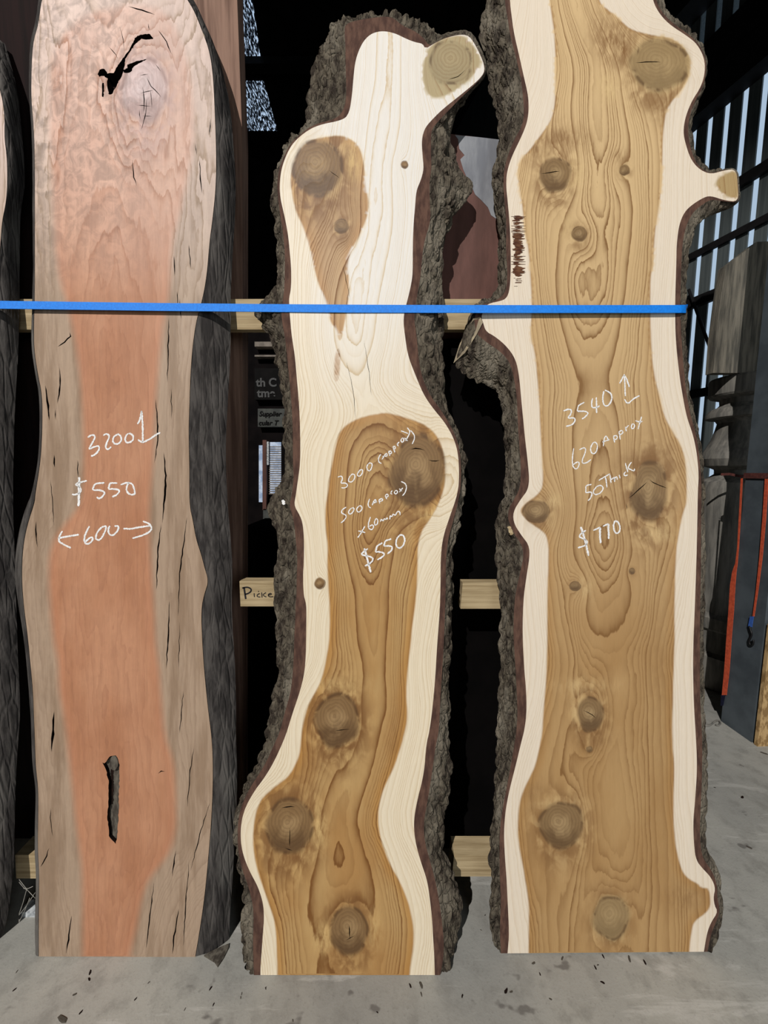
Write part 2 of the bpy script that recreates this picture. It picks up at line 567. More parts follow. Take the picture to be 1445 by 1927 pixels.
girt(wall_z(1327, 573), wall_z(1327, 554), .06)
girt(wall_z(1327, 746), wall_z(1327, 731), .06)
girt(wall_z(1390, 358), wall_z(1390, 339), .06)
girt(wall_z(1445, 418), wall_z(1445, 404), .04)
girt(wall_z(1329, 230), wall_z(1329, 172), .22, 'eave_beam')
girt(wall_z(1329, 168), wall_z(1329, 108), .20, 'eave_beam')
girt(wall_z(1329, 20), wall_z(1329, -160), .30, 'eave_beam')
b0 = on_plane(1296, 545, wall_pt(0, 0, -.08), wall_n); b1 = on_plane(1345, 680, wall_pt(0, 0, -.08), wall_n)
MB().tube([b0, b1], .018, 8).build('brace_rod', M['steel_dark'], wr)
# eave added outside, sized only to darken the upper gaps
a = wall_pt(2.5, 8.0, .06); b = wall_pt(9.5, 8.0, .06)
quad('shade_eave', [a, b, b + wall_n * 1.4 - np.array([0, 0, .15]), a + wall_n * 1.4 - np.array([0, 0, .15])], M['cladding'], .05)

# skylights in the roof
def sky_sheet(pix, label, n=14):
    zt = ROOF - .03
    P = [on_floor(x, y, zt) for x, y in pix]
    o = MB()
    # corrugated sheet between edges 0-1 (far/near along u) and 3-2
    vs = []; fs = []
    nu = n * 4
    for i in range(nu + 1):
        t = i / nu
        top = P[0] * (1 - t) + P[1] * t
        bot = P[3] * (1 - t) + P[2] * t
        dz = .012 * math.sin(t * n * 2 * math.pi)
        vs += [top + np.array([0, 0, dz]), bot + np.array([0, 0, dz])]
    fs = [(2 * i, 2 * i + 1, 2 * i + 3, 2 * i + 2) for i in range(nu)]
    o.add(vs, fs)
    return o.build('skylight_sheet', M['skylight'])


s1 = sky_sheet([(440, -40), (470, -40), (491, 112), (440, 112)], '')
tag(s1, 'upper of the two dirty pale blue skylight sheets in the dark roof', 'skylight', 'roof skylights')
s2 = sky_sheet([(440, 152), (496, 152), (522, 246), (440, 246)], '')
tag(s2, 'lower of the two dirty pale blue skylight sheets, below the purlin', 'skylight', 'roof skylights')
p1 = on_floor(300, 132, ROOF - .25)
pu = MB().box((-5, p1[1] - .12, ROOF - .22), (4, p1[1] + .12, ROOF - .06)).build('trim_2', M['steel_dark']); pu['kind'] = 'structure'

# ------------------------------------------------------------------ slabs
def resample(P, step):
    P = np.asarray(P, float)
    seg = np.hypot(np.diff(P[:, 0]), np.diff(P[:, 1]))
    s = np.concatenate([[0], np.cumsum(seg)])
    n = max(2, int(round(s[-1] / step)) + 1)
    t = np.linspace(0, s[-1], n)
    return np.stack([np.interp(t, s, P[:, k]) for k in range(P.shape[1])], 1)


def smooth_path(P, n=2, closed=False):
    """Chaikin"""
    P = np.asarray(P, float)
    for _ in range(n):
        if closed:
            Q = np.roll(P, -1, 0)
            P = np.stack([.75 * P + .25 * Q, .25 * P + .75 * Q], 1).reshape(-1, P.shape[1])
        else:
            a, b = P[:-1], P[1:]
            m = np.stack([.75 * a + .25 * b, .25 * a + .75 * b], 1).reshape(-1, P.shape[1])
            P = np.concatenate([P[:1], m[1:-1], P[-1:]])
    return P


def inside(pts, poly):
    x, y = pts[:, 0], pts[:, 1]
    poly = np.asarray(poly)[:, :2]
    x1, y1 = poly[:, 0], poly[:, 1]
    x2, y2 = np.roll(x1, -1), np.roll(y1, -1)
    r = np.zeros(len(pts), bool)
    for a, b, c, d in zip(x1, y1, x2, y2):
        if b == d:
            continue
        cond = ((b > y) != (d > y)) & (x < (c - a) * (y - b) / (d - b) + a)
        r ^= cond
    return r


def dist_poly(pts, poly, closed=True):
    poly = np.asarray(poly)[:, :2]
    A = poly; B = np.roll(poly, -1, 0)
    if not closed:
        A, B = A[:-1], B[:-1]
    best = np.full(len(pts), 1e9)
    for a, b in zip(A, B):
        ab = b - a
        L = ab @ ab
        if L < 1e-9:
            continue
        t = np.clip(((pts - a) @ ab) / L, 0, 1)
        d = pts - (a + t[:, None] * ab)
        best = np.minimum(best, (d * d).sum(1))
    return np.sqrt(best)


def ellipse(cx, cy, rx, ry, rot=0, n=28):
    a = np.linspace(0, 2 * math.pi, n, endpoint=False)
    x = rx * np.cos(a); y = ry * np.sin(a)
    c, s = math.cos(rot), math.sin(rot)
    return np.stack([cx + x * c - y * s, cy + x * s + y * c], 1)


def crack_poly(path, w):
    """sliver polygon along a path, widest in the middle"""
    P = resample(path, 9)
    n = len(P)
    L, R = [], []
    for i, p in enumerate(P):
        t = P[min(i + 1, n - 1)] - P[max(i - 1, 0)]
        t = t / (np.hypot(*t) + 1e-9)
        nn = np.array([-t[1], t[0]])
        u = i / (n - 1)
        ww = w * (.25 + .75 * math.sin(math.pi * min(max(u, .02), .98))) * (0.7 + .6 * rng.random())
        jit = nn * (rng.random() - .5) * 1.6
        if i in (0, n - 1):
            L.append(p)
            continue
        L.append(p + jit + nn * ww / 2); R.append(p + jit - nn * ww / 2)
    return np.array(L + R[::-1])


class Slab:
    def __init__(self, label, cat, d0, d1=None, y0=1835, y1=577, thick=.055, group='live edge slabs leaning on the rack', name='live_edge_board', xbase=None):
        """depth d0 at row y0, d1 at row y1 (1/d affine in the row -> a plane)"""
        d1 = d0 if d1 is None else d1
        self.k = (1 / d1 - 1 / d0) / (y1 - y0)
        self.i0, self.y0 = 1 / d0, y0
        A, B, D = (self.P0(100, 1800), self.P0(900, 1800), self.P0(100, 200))
        n = np.cross(B - A, D - A); n /= np.linalg.norm(n)
        self.n = n if n[1] > 0 else -n           # pointing away from the camera, into the slab
        self.T = thick
        self.parts = {}
        self.sc = d0 / FPX
        base = self.P0(xbase, y0); base[2] = 0
        self.root = empty(name, base)
        tag(self.root, label, cat, group)

    def P0(self, px, py):
        d = 1.0 / (self.i0 + self.k * (py - self.y0))
        return at_d(px, py, d)

    def P(self, px, py, e=0.0):
        """pixel position of a point lying e behind the face plane"""
        if abs(e) < 1e-9:
            return self.P0(px, py)
        q = self.P0(px, py)
        r = ray(px, py)
        return q + r * (e / np.dot(r, self.n))

    def face(self, loop, hearts, knots, holes, mat, pith, hcurve, nring, step=6.5, inner_mat=None, tonef=None, figf=None, olives=(), plumes=()):
        """loop rows: sx,sy,ix,iy,ox,oy,amp,eo running bottom-left -> top -> bottom-right"""
        Lp = smooth_path(loop, 2)
        Lp = resample_multi(Lp, 3.0)
        self.loop = Lp
        Sp, Ip = Lp[:, 0:2], Lp[:, 2:4]
        Sp = thin(Sp, 3.2); Ip_t = thin(Ip, 3.2)
        allp = []; edges = []

        def addloop(P, closed=True):
            b = len(allp)
            allp.extend(P.tolist())
            m = len(P)
            edges.extend((b + i, b + (i + 1) % m) for i in range(m if closed else m - 1))

        addloop(Sp)
        has_inner = inner_mat is not None
        if has_inner:
            addloop(Ip_t)
        hp = [resample_closed(smooth_path(h, 2, True), 4.0) for h in hearts]
        for h in hp:
            addloop(h)
        kp = [ellipse(*k[:5]) for k in knots]
        for kq in kp:
            addloop(kq)
        for hq in holes:
            addloop(np.asarray(hq, float))
        outer = Ip_t if has_inner else Sp
        x0, y0 = outer.min(0); x1, y1 = outer.max(0)
        gx = np.arange(x0, x1, step); gy = np.arange(y0, y1, step)
        G = np.stack(np.meshgrid(gx, gy), -1).reshape(-1, 2)
        G[:, 0] += ((np.arange(len(G)) // len(gx)) % 2) * step / 2
        G = G[inside(G, outer)]
        # a grid point on top of a constraint would only make slivers
        cons = np.array(allp)
        cell = {}
        for p in cons:
            cell.setdefault((int(p[0] // 4), int(p[1] // 4)), []).append(p)
        keep = []
        for g in G:
            cx_, cy_ = int(g[0] // 4), int(g[1] // 4)
            ok = True
            for a in (-1, 0, 1):
                for b in (-1, 0, 1):
                    for p in cell.get((cx_ + a, cy_ + b), ()):
                        if (p[0] - g[0]) ** 2 + (p[1] - g[1]) ** 2 < 5.0:
                            ok = False
            keep.append(ok)
        G = G[np.array(keep)]
        pts = [Vector(p) for p in allp] + [Vector(p) for p in G]
        res = delaunay_2d_cdt(pts, edges, [], 0, 1e-4)
        V = np.array([v[:] for v in res[0]]); F = np.array([list(f) for f in res[2]])
        cen = V[F].mean(1)
        inS = inside(cen, Sp); inO = inside(cen, outer)
        region = np.full(len(F), -1)
        region[inO] = 1                                  # inner bark
        region[inS] = 0                                  # sapwood
        for h in hp:
            region[inside(cen, h) & inS] = 2
        for q, kq in enumerate(kp):
            region[inside(cen, kq) & inS] = 10 + q
        for hq in holes:
            region[inside(cen, hq) & (region >= 0)] = -2
        # attributes
        hd = np.full(len(V), -60.0)
        for h in hp:
            d = dist_poly(V, h)
            sdd = np.where(inside(V, h), d, -d)
            hd = np.maximum(hd, sdd)
        pith = np.array(pith, float); hc = np.array(hcurve, float)
        yy = V[:, 1]
        xc = np.interp(yy, pith[:, 0], pith[:, 1]); w = np.interp(yy, pith[:, 0], pith[:, 2])
        for _ in range(1):
            dy = 22
            xc = (np.interp(yy - dy, pith[:, 0], pith[:, 1]) + xc + np.interp(yy + dy, pith[:, 0], pith[:, 1])) / 3
            w = (np.interp(yy - dy, pith[:, 0], pith[:, 2]) + w + np.interp(yy + dy, pith[:, 0], pith[:, 2])) / 3
        hh = (np.interp(yy - 18, hc[:, 0], hc[:, 1]) + np.interp(yy, hc[:, 0], hc[:, 1]) + np.interp(yy + 18, hc[:, 0], hc[:, 1])) / 3
        # the grain runs round each knot
        xe = V[:, 0].copy()
        for k in knots:
            cx, cy, rx, ry = k[:4]
            dx, dy = V[:, 0] - cx, V[:, 1] - cy
            rr = np.sqrt((dx / rx) ** 2 + (dy / (ry * 1.7)) ** 2)
            xe = xe - dx * .92 * np.exp(-(rr / 1.7) ** 2)
        lowf = np.array([mnoise.noise(Vector((x * .022, y * .006, 3.3))) for x, y in V])
        ring = nring * np.sqrt(((xe - xc) / w) ** 2 + hh ** 2) + .7 * lowf
        # rings follow the sapwood edge out there
        ds = dist_poly(V, Sp)
        kn = np.full(len(V), 9.0); kr = np.zeros(len(V)); halo = np.zeros(len(V)); olv = np.zeros(len(V)); kyy = np.zeros(len(V))
        for k in knots:
            cx, cy, rx, ry, rot, amp, spread, hal, rings = k[:9]
            c, s = math.cos(rot), math.sin(rot)
            dx, dy = V[:, 0] - cx, V[:, 1] - cy
            ex = (dx * c + dy * s) / rx; ey = (-dx * s + dy * c) / ry
            rk = np.sqrt(ex ** 2 + ey ** 2)
            ang = np.arctan2(ey, ex)
            wob = np.array([mnoise.noise(Vector((math.cos(t) * 1.3 + cx, math.sin(t) * 1.3 + cy, 0))) for t in ang])
            rk = rk * (1 + .13 * wob)
            # knots drag the rings along the trunk: longer tail below
            tail = np.sqrt(ex ** 2 + (ey / np.where(ey > 0, 1.35, 1.1)) ** 2)
            ring = ring + 1.15 * amp * np.exp(-(tail / (spread * .95)) ** 1.4)
            ex2 = ex + .12; ey2 = ey + .18
            rr = np.sqrt(ex2 ** 2 + ey2 ** 2)
            m = rk < kn
            kyy = np.where(m, ey, kyy)
            kn = np.where(m, rk, kn); kr = np.where(m, rr * rings, kr)
            halo = np.maximum(halo, np.minimum(1, hal * 1.25) * np.exp(-((tail - .95) / .62) ** 2))
            if len(k) > 9:
                olv = np.maximum(olv, k[9] * np.clip((1.25 - rk) / .2, 0, 1))
        plume = np.zeros(len(V))
        for cx, cy, rx, ry, st in plumes:
            plume += st * np.exp(-(((V[:, 0] - cx) / rx) ** 2 + ((V[:, 1] - cy) / ry) ** 2))
        plume = np.clip(plume, -1, 1)
        for h in olives:
            olv = np.where(inside(V, h), np.maximum(olv, .9), olv)
        tone = tonef(V) if tonef else np.zeros(len(V))
        fig = figf(V) if figf else np.zeros(len(V))
        board = np.stack([V[:, 0] * self.sc, -V[:, 1] * self.sc, np.zeros(len(V))], 1)
        W = np.array([self.P(x, y) for x, y in V])
        A = dict(ring=ring, heart=hd, kn=kn, kr=kr, halo=halo, tone=tone, fig=fig, olive=olv, ky=kyy, plume=plume, board=board)
        nm = {0: 'sapwood', 1: 'inner_bark', 2: 'heartwood'}
        for rgn in sorted(set(region.tolist())):
            if rgn < 0:
                continue
            f = F[region == rgn]
            used, inv = np.unique(f.ravel(), return_inverse=True)
            f2 = inv.reshape(f.shape)
            a2 = {k: v[used] for k, v in A.items()} if rgn != 1 else None
            par = self.root
            if rgn >= 10:
                c = np.array([knots[rgn - 10][:2]])
                par = self.parts.get(2) if any(inside(c, h)[0] for h in hp) else self.parts.get(0)
            self.parts[rgn] = new_mesh(nm.get(rgn, 'knot'), W[used], f2, inner_mat if rgn == 1 else mat, par or self.root, attrs=a2)
        self.hp = hp

    def pit(self, poly, depth, wall, floor_mat, name='crack', expand=0.0):
        poly = np.asarray(poly, float)
        n = len(poly)
        a = [self.P(x, y) for x, y in poly]
        b = [p + self.n * depth for p in a]
        mb = MB()
        tri = tessellate_polygon([[Vector(p) for p in b]])
        fs = [(i, (i + 1) % n, (i + 1) % n + n, i + n) for i in range(n)] + [tuple(i + n for i in t) for t in tri]
        mb.add(a + b, fs)
        par = self.root
        if name == 'crack':
            par = self.parts[2 if any(inside(poly.mean(0)[None], h)[0] for h in self.hp) else 0]
        o = mb.build(name, wall, par)
        if floor_mat is not wall:
            o.data.materials.append(floor_mat)
            for p in list(o.data.polygons)[n:]:
                p.material_index = 1
        return o

    def bark(self, mat, amp=.010, K=16, scale=26, ridge=1.0, stretch=.55, name='bark', seed=0.0):
        """rough live edge from the inner-bark line round to the back, with real relief"""
        Lp = resample_multi(self.loop, 2.6)
        n = len(Lp)
        Iw = np.array([self.P(r[2], r[3]) for r in Lp])
        Ow = np.array([self.P(r[4], r[5], r[7] * self.T) for r in Lp])
        # back edge: straight behind the silhouette
        Bw = Ow + self.n * ((1.0 - Lp[:, 7]) * self.T)[:, None]
        up2 = np.gradient(Lp[:, 4:6] * .5 + Lp[:, 2:4] * .5, axis=0)
        ker = np.ones(15) / 15
        up2 = np.stack([np.convolve(np.pad(up2[:, k], 7, 'edge'), ker, 'valid') for k in range(2)], 1)
        nx, ny = up2[:, 1], -up2[:, 0]
        ln = np.hypot(nx, ny) + 1e-9
        # loop runs clockwise in the picture (up the left side) -> outward is to its left
        out = (nx / ln)[:, None] * RT + (-(ny / ln))[:, None] * UP
        d_out = Ow - Iw
        vs = []
        nk = K + 4
        nz = mnoise
        for i in range(n):
            for k in range(nk):
                if k < K:
                    t = k / (K - 1)
                    p = Iw[i] * (1 - t) + Ow[i] * t
                    bul = math.sin(math.pi * t)
                    p = p + (out[i] * .25 - self.n * .5) * bul * min(.016, .22 * np.linalg.norm(d_out[i]))
                else:
                    t = (k - K + 1) / 4
                    p = Ow[i] * (1 - t) + Bw[i] * t
                    p = p - out[i] * .012 * t * t
                q = Vector((p[0] * scale + seed, p[1] * scale + seed * .37, p[2] * scale * stretch))
                a = nz.multi_fractal(q, .9, 2.1, 5) - 1.0
                vd = nz.voronoi(q * 1.5)[0]
                ch = min(vd[1] - vd[0], .5) * 2 - .55
                hgt = (.55 * a + ridge * ch * .75 + .45 * nz.noise(q * .35))
                ramp = min(1.0, (k / (K - 1)) * 3.5) if k < K else 1.0
                lp = Lp[i, 6]
                dirn = out[i] * .75 - self.n * (.65 if k < K - 2 else .1)
                p = p + dirn * hgt * amp * ramp * lp
                if k == nk - 1:
                    p = p + 0
                if p[2] < .0015:
                    p = p.copy(); p[2] = .0015
                vs.append(p)
        fs = []
        for i in range(n - 1):
            for k in range(nk - 1):
                a = i * nk + k
                fs.append((a, a + nk, a + nk + 1, a + 1))
        o = new_mesh(name, vs, fs, mat, self.root, smooth=False)
        # back face and foot close the solid
        idx = list(range(0, n, 6)) + [n - 1]
        back = [vs[i * nk + nk - 1] for i in idx]
        tri = tessellate_polygon([[Vector((p @ RT, p @ UP, 0)) for p in back]])
        new_mesh('back_face', back, tri, M['pine'], self.root)
        foot = [self.P(Lp[0, 2], Lp[0, 3]), self.P(Lp[-1, 2], Lp[-1, 3]), vs[(n - 1) * nk + nk - 1], vs[nk - 1]]
        for p in foot:
            p[2] = max(p[2], .001)
        new_mesh('sawn_foot', foot, [(0, 1, 2, 3)], M['pine'], self.root)
        return o

    def strokes(self, name, strokes, org, f, w=3.4, mat=None, lift=.0006, label=None):
        """hand-drawn strokes as thin chalk ribbons lying on the face"""
        mb = MB()
        for st in strokes:
            ww = w
            if isinstance(st, tuple) and not hasattr(st[0], '__len__'):
                ww, st = st[0], st[1]
            P = np.array(st, float) / f + np.array(org)
            P = smooth_path(P, 2) if len(P) > 2 else P
            P = resample(P, 1.6)
            n = len(P)
            vs = []
            for i, p in enumerate(P):
                t = P[min(i + 1, n - 1)] - P[max(i - 1, 0)]
                t = t / (np.hypot(*t) + 1e-9)
                nn = np.array([-t[1], t[0]])
                h = ww / 2 * (.62 + .6 * rng.random()); h2 = ww / 2 * (.62 + .6 * rng.random())
                if i in (0, n - 1):
                    h *= .5; h2 *= .5
                for q, e in ((p + nn * h, lift), (p - nn * h2, lift)):
                    vs.append(self.P(q[0], q[1]) - self.n * e)
            fs = [(2 * i, 2 * i + 1, 2 * i + 3, 2 * i + 2) for i in range(n - 1)]
            mb.add(vs, fs)
        o = mb.build(name, mat or M['chalk'], self.root)
        if label:
            o['label'] = label
        return o


def resample_multi(L, step):
    L = np.asarray(L, float)
    mid = (L[:, 0:2] + L[:, 2:4] + L[:, 4:6]) / 3
    seg = np.hypot(*np.diff(mid, axis=0).T)
    seg = np.maximum(seg, .4 * np.hypot(*np.diff(L[:, 4:6], axis=0).T))
    s = np.concatenate([[0], np.cumsum(seg)])
    n = int(s[-1] / step) + 1
    t = np.linspace(0, s[-1], n)
    return np.stack([np.interp(t, s, L[:, k]) for k in range(L.shape[1])], 1)


def thin(P, dmin):
    out = [P[0]]
    for p in P[1:-1]:
        if np.hypot(*(p - out[-1])) >= dmin:
            out.append(p)
    if np.hypot(*(P[-1] - out[-1])) > 1.0:
        out.append(P[-1])
    return np.array(out)


def resample_closed(P, step):
    Q = resample(np.concatenate([P, P[:1]]), step)
    return Q[:-1]


def rows(L, eo=.6, amp=1.0):
    """(y, s, i, o) rows -> loop rows"""
    return [(s, y, i, y, o, y, amp, eo) for y, s, i, o in L]


def pts(L, eo=.6, amp=1.0):
    return [tuple(p[:6]) + (p[6] if len(p) > 6 else amp, p[7] if len(p) > 7 else eo) for p in L]


# ---- slab A: red hardwood board
slabA = Slab('red-brown hardwood slab chalked 3200 and 600, smooth dark grey live edge', 'timber slab', 1.2555, y0=1800, y1=577, thick=.052, xbase=220)
LA = [(1800, 73, 72.5, 71), (1711, 73, 72, 69), (1642, 74, 73.5, 71), (1594, 71, 70.5, 66), (1538, 72, 71.5, 68), (1486, 72.5, 72, 69.5),
      (1445, 67.5, 67, 64), (1400, 66, 65, 62), (1350, 64, 63.5, 60), (1298, 62, 61, 57), (1246, 57, 56, 53), (1194, 52, 51, 46),
      (1142, 45, 44, 36), (1090, 41, 40, 29), (1031, 43, 42, 30), (986, 52, 51, 39), (945, 65.7, 64, 52), (934, 66, 65, 58), (882, 74.4, 73.5, 70),
      (848, 78, 77, 74), (796, 80, 79, 76), (744, 79.6, 78.5, 75), (702, 71, 70, 67), (657, 64, 63, 61), (606, 64, 63, 62), (554, 65.7, 65, 63.5),
      (500, 65.7, 65, 64), (381, 65.7, 65, 64), (311, 65.7, 65, 64), (242, 64, 63.5, 62), (190, 59, 58.5, 57.5), (138, 59, 58.5, 57.5),
      (80, 62, 61.5, 60.5), (45, 72.7, 72, 71), (0, 78, 77.5, 76)]
RA = [(353, 0, 354, 0, 366, 2), (367, 24, 368, 23.5, 378, 27), (380.6, 59, 381.5, 59, 392, 58), (394.5, 97, 395.5, 97, 408, 95), (401, 145, 402, 145, 422, 143),
      (404, 207, 405, 207, 434, 206), (406.6, 277, 407.6, 277, 440, 277), (406.6, 346, 407.6, 346, 445, 346), (399.6, 415, 400.6, 415, 442, 415),
      (394.5, 450, 395.5, 450, 439.5, 450), (389, 519, 390, 519, 435, 519), (380.6, 564, 381.6, 564, 434, 562), (368.5, 606, 369.5, 606, 434, 606),
      (361.6, 657, 362.6, 657, 434, 655), (358, 709, 359, 709, 431, 709), (356.4, 761, 357.4, 761, 428, 761), (354.7, 813, 355.7, 813, 425, 813),
      (356.4, 882, 357.4, 882, 425, 882), (356, 950, 357, 950, 429, 950), (363, 980, 364, 980, 432, 985), (368.5, 1014, 369.5, 1014, 435, 1020),
      (379, 1045, 380, 1045, 437, 1050), (384, 1066, 385, 1066, 437, 1075), (392.7, 1094, 393.7, 1095, 437, 1100), (384, 1118, 385, 1119, 436, 1125),
      (378, 1149, 379, 1149, 437, 1160), (380.6, 1211, 381.6, 1211, 439.4, 1211), (384, 1263, 385, 1263, 443, 1263), (391, 1332, 392, 1332, 444.6, 1332),
      (399.7, 1400, 400.7, 1400, 444, 1395), (400.7, 1469, 401.7, 1469, 447, 1460), (398, 1538, 399, 1538, 445, 1530), (391, 1625, 392, 1625, 440, 1610),
      (384, 1694, 385, 1694, 436, 1675), (373.7, 1763, 374.7, 1763, 432, 1735), (367, 1801, 368, 1801, 431, 1772)]
loopA = rows(LA, .5, .5) + pts([(88, -22, 88, -23, 87, -26), (200, -34, 200, -35, 200, -38), (335, -26, 336, -27, 345, -28)], .4, .3) + pts(RA, .92, .5)
heartA = [(156, 1850), (156, 1801), (156, 1711), (156, 1642), (149, 1590), (142, 1538), (138, 1486), (131, 1435), (128, 1400), (121, 1350), (111, 1298), (111, 1246), (102, 1211),
          (95, 1142), (92, 1090), (95, 1031), (114, 997), (150, 955), (157, 920), (159, 865), (157, 779), (152, 709), (145, 658), (132, 588), (111, 519), (104, 450),
          (97, 311), (93, 173), (100, 90), (150, 30), (240, 8), (311, 17), (346, 86), (363, 173), (363, 260), (353, 329), (339, 391), (325, 450), (320, 485), (318, 554),
          (308, 599), (301, 657), (294, 727), (290, 796), (287, 865), (281, 934), (279, 1004), (284, 1073), (289, 1142), (292, 1211), (299, 1263), (304, 1332), (310, 1390),
          (327, 1435), (330, 1504), (330, 1556), (322, 1597), (301, 1628), (277, 1656), (265, 1694), (256, 1746), (242, 1801), (240, 1850)]
f1 = 2.89
hA1 = np.array([(530, 402), (545, 375), (568, 374), (585, 400), (618, 396), (648, 345), (664, 322), (690, 290), (718, 242), (735, 202), (760, 190), (815, 182), (835, 212),
                (800, 215), (770, 210), (738, 238), (702, 286), (682, 322), (676, 370), (660, 420), (640, 452), (612, 512), (592, 515), (580, 462), (586, 426), (560, 412), (540, 418)]) / f1
hA2 = np.array([(668, 378), (692, 374), (692, 352), (745, 332), (800, 322), (745, 350), (722, 368), (714, 392), (672, 398)]) / f1
hA3 = np.array([(556, 450), (568, 452), (566, 480), (562, 530), (556, 528), (553, 480)]) / f1
hAslot = np.array([(592, 72), (608, 60), (630, 62), (646, 84), (650, 130), (648, 240), (645, 350), (640, 480), (628, 545), (615, 530), (595, 500), (582, 400), (588, 350),
                   (590, 200), (576, 140), (556, 100), (574, 104)]) / f1 + np.array([0, 1400])
cracksA = [([(240, 12), (262, 18), (292, 28)], 2.2), ([(297, 56), (312, 76), (324, 104)], 2.0), ([(279, 44), (281, 58)], 1.6), ([(276, 145), (283, 160), (304, 184)], 1.8),
           ([(268, 162), (272, 190), (270, 212)], 1.6), ([(276, 185), (274, 212), (265, 246)], 1.5), ([(249, 300), (251, 330), (257, 350)], 1.8),
           ([(376, 300), (377, 330), (380, 364)], 2.0), ([(397, 222), (394, 255)], 1.6), ([(367, 270), (370, 292)], 1.6),
           ([(355, 460), (359, 505)], 2.0), ([(327, 480), (328, 520)], 1.8), ([(333, 548), (336, 580)], 1.6),
           ([(318, 598), (316, 660), (315, 720)], 2.2), ([(338, 560), (341, 600)], 1.6), ([(322, 730), (323, 790)], 1.4),
           ([(293, 750), (296, 790), (297, 830), (290, 872)], 2.4), ([(308, 850), (312, 900), (309, 940), (305, 985)], 3.4), ([(303, 985), (297, 1040), (294, 1110)], 2.6),
           ([(352, 972), (346, 1020), (338, 1080), (335, 1160)], 2.0), ([(319, 1130), (317, 1180), (313, 1260)], 2.4), ([(338, 1170), (336, 1260)], 1.4),
           ([(345, 1300), (338, 1380)], 1.8), ([(365, 1405), (358, 1450), (352, 1520)], 1.8), ([(395, 1510), (376, 1570), (358, 1640)], 1.6),
           ([(331, 1600), (324, 1650)], 2.2), ([(336, 1710), (328, 1760), (324, 1796)], 2.4), ([(290, 1660), (282, 1720), (275, 1785)], 2.2), ([(356, 1620), (350, 1690), (345, 1780)], 1.8),
           ([(135, 1722), (130, 1760), (124, 1796)], 2.6), ([(102, 1338), (100, 1370), (97, 1416)], 4.4), ([(112, 690), (114, 720), (108, 760)], 2.6), ([(85, 725), (89, 755), (93, 792)], 3.4),
           ([(104, 770), (104, 790)], 2.6), ([(102, 855), (103, 880)], 3.0), ([(68, 980), (67, 1000), (71, 1030)], 2.2), ([(95, 900), (100, 960), (102, 990)], 1.5),
           ([(96, 1520), (95, 1545), (100, 1575)], 1.8), ([(93, 1595), (84, 1620), (76, 1632)], 2.0), ([(146, 865), (147, 900)], 1.8), ([(108, 653), (116, 648), (125, 640), (133, 634), (131, 625)], 3.2), ([(96, 654), (108, 655)], 3.0),
           ([(262, 142), (280, 139)], 1.2), ([(264, 176), (288, 170)], 1.3), ([(258, 198), (287, 200)], 1.3), ([(266, 218), (288, 219)], 1.2), ([(283, 168), (286, 205)], 1.1), ([(262, 205), (264, 226)], 1.1),
           ([(292, 120), (303, 135)], 1.2), ([(298, 128), (306, 131)], 1.1), ([(296, 150), (303, 154)], 1.1), ([(253, 150), (262, 158)], 1.0), ([(205, 88), (218, 102), (222, 112)], 1.3), ([(225, 50), (232, 75), (234, 98)], 1.0), ([(297, 1456), (304, 1451), (311, 1452)], 2.0), ([(302, 1440), (303, 1447)], 1.5)]
def ragged(P, step, j):
    Q = resample_closed(np.asarray(P, float), step)
    return Q + (rng.random(Q.shape) - .5) * j


hA1, hA2, hA3 = (ragged(h, 3.2, 1.5) for h in (hA1, hA2, hA3))
hAslot = ragged(hAslot, 5, 2.0)
holesA = [hA1, hA2, hA3, hAslot] + [crack_poly(p, w) for p, w in cracksA]
knotsA = [(272, 168, 42, 58, 0, 11.0, 3.6, .6, 5)]


def toneA(V):
    t = np.clip((560 - V[:, 1]) / 480, 0, 1)
    return np.clip(.75 * t ** .8, 0, .8)


def figA(V):
    return np.clip((620 - V[:, 1]) / 300, .12, 1) * np.clip((330 - V[:, 0]) / 120, .25, 1)


slabA.face(loopA, [heartA], knotsA, holesA, M['redgum'],
           [(-40, 240, 120), (160, 245, 130), (300, 235, 130), (600, 215, 85), (900, 220, 65), (1100, 190, 97), (1400, 215, 90), (1550, 235, 95), (1700, 210, 60), (1801, 200, 48)],
           [(-40, .6), (400, .7), (900, .8), (1801, .9)], 9, tonef=toneA, figf=figA)
slabA.bark(M['bark_grey'], amp=.006, scale=16, ridge=.35, stretch=.16, name='live_edge', seed=3.1)
for h in holesA[:3]:
    slabA.pit(h, .035, M['pit'], M['pit'], 'cavity')
slabA.pit(hAslot, .012, M['pit'], M['pit_grey'], 'bark_pocket')
for h in holesA[4:]:
    slabA.pit(h, .012, M['pit'], M['pit'], 'crack')
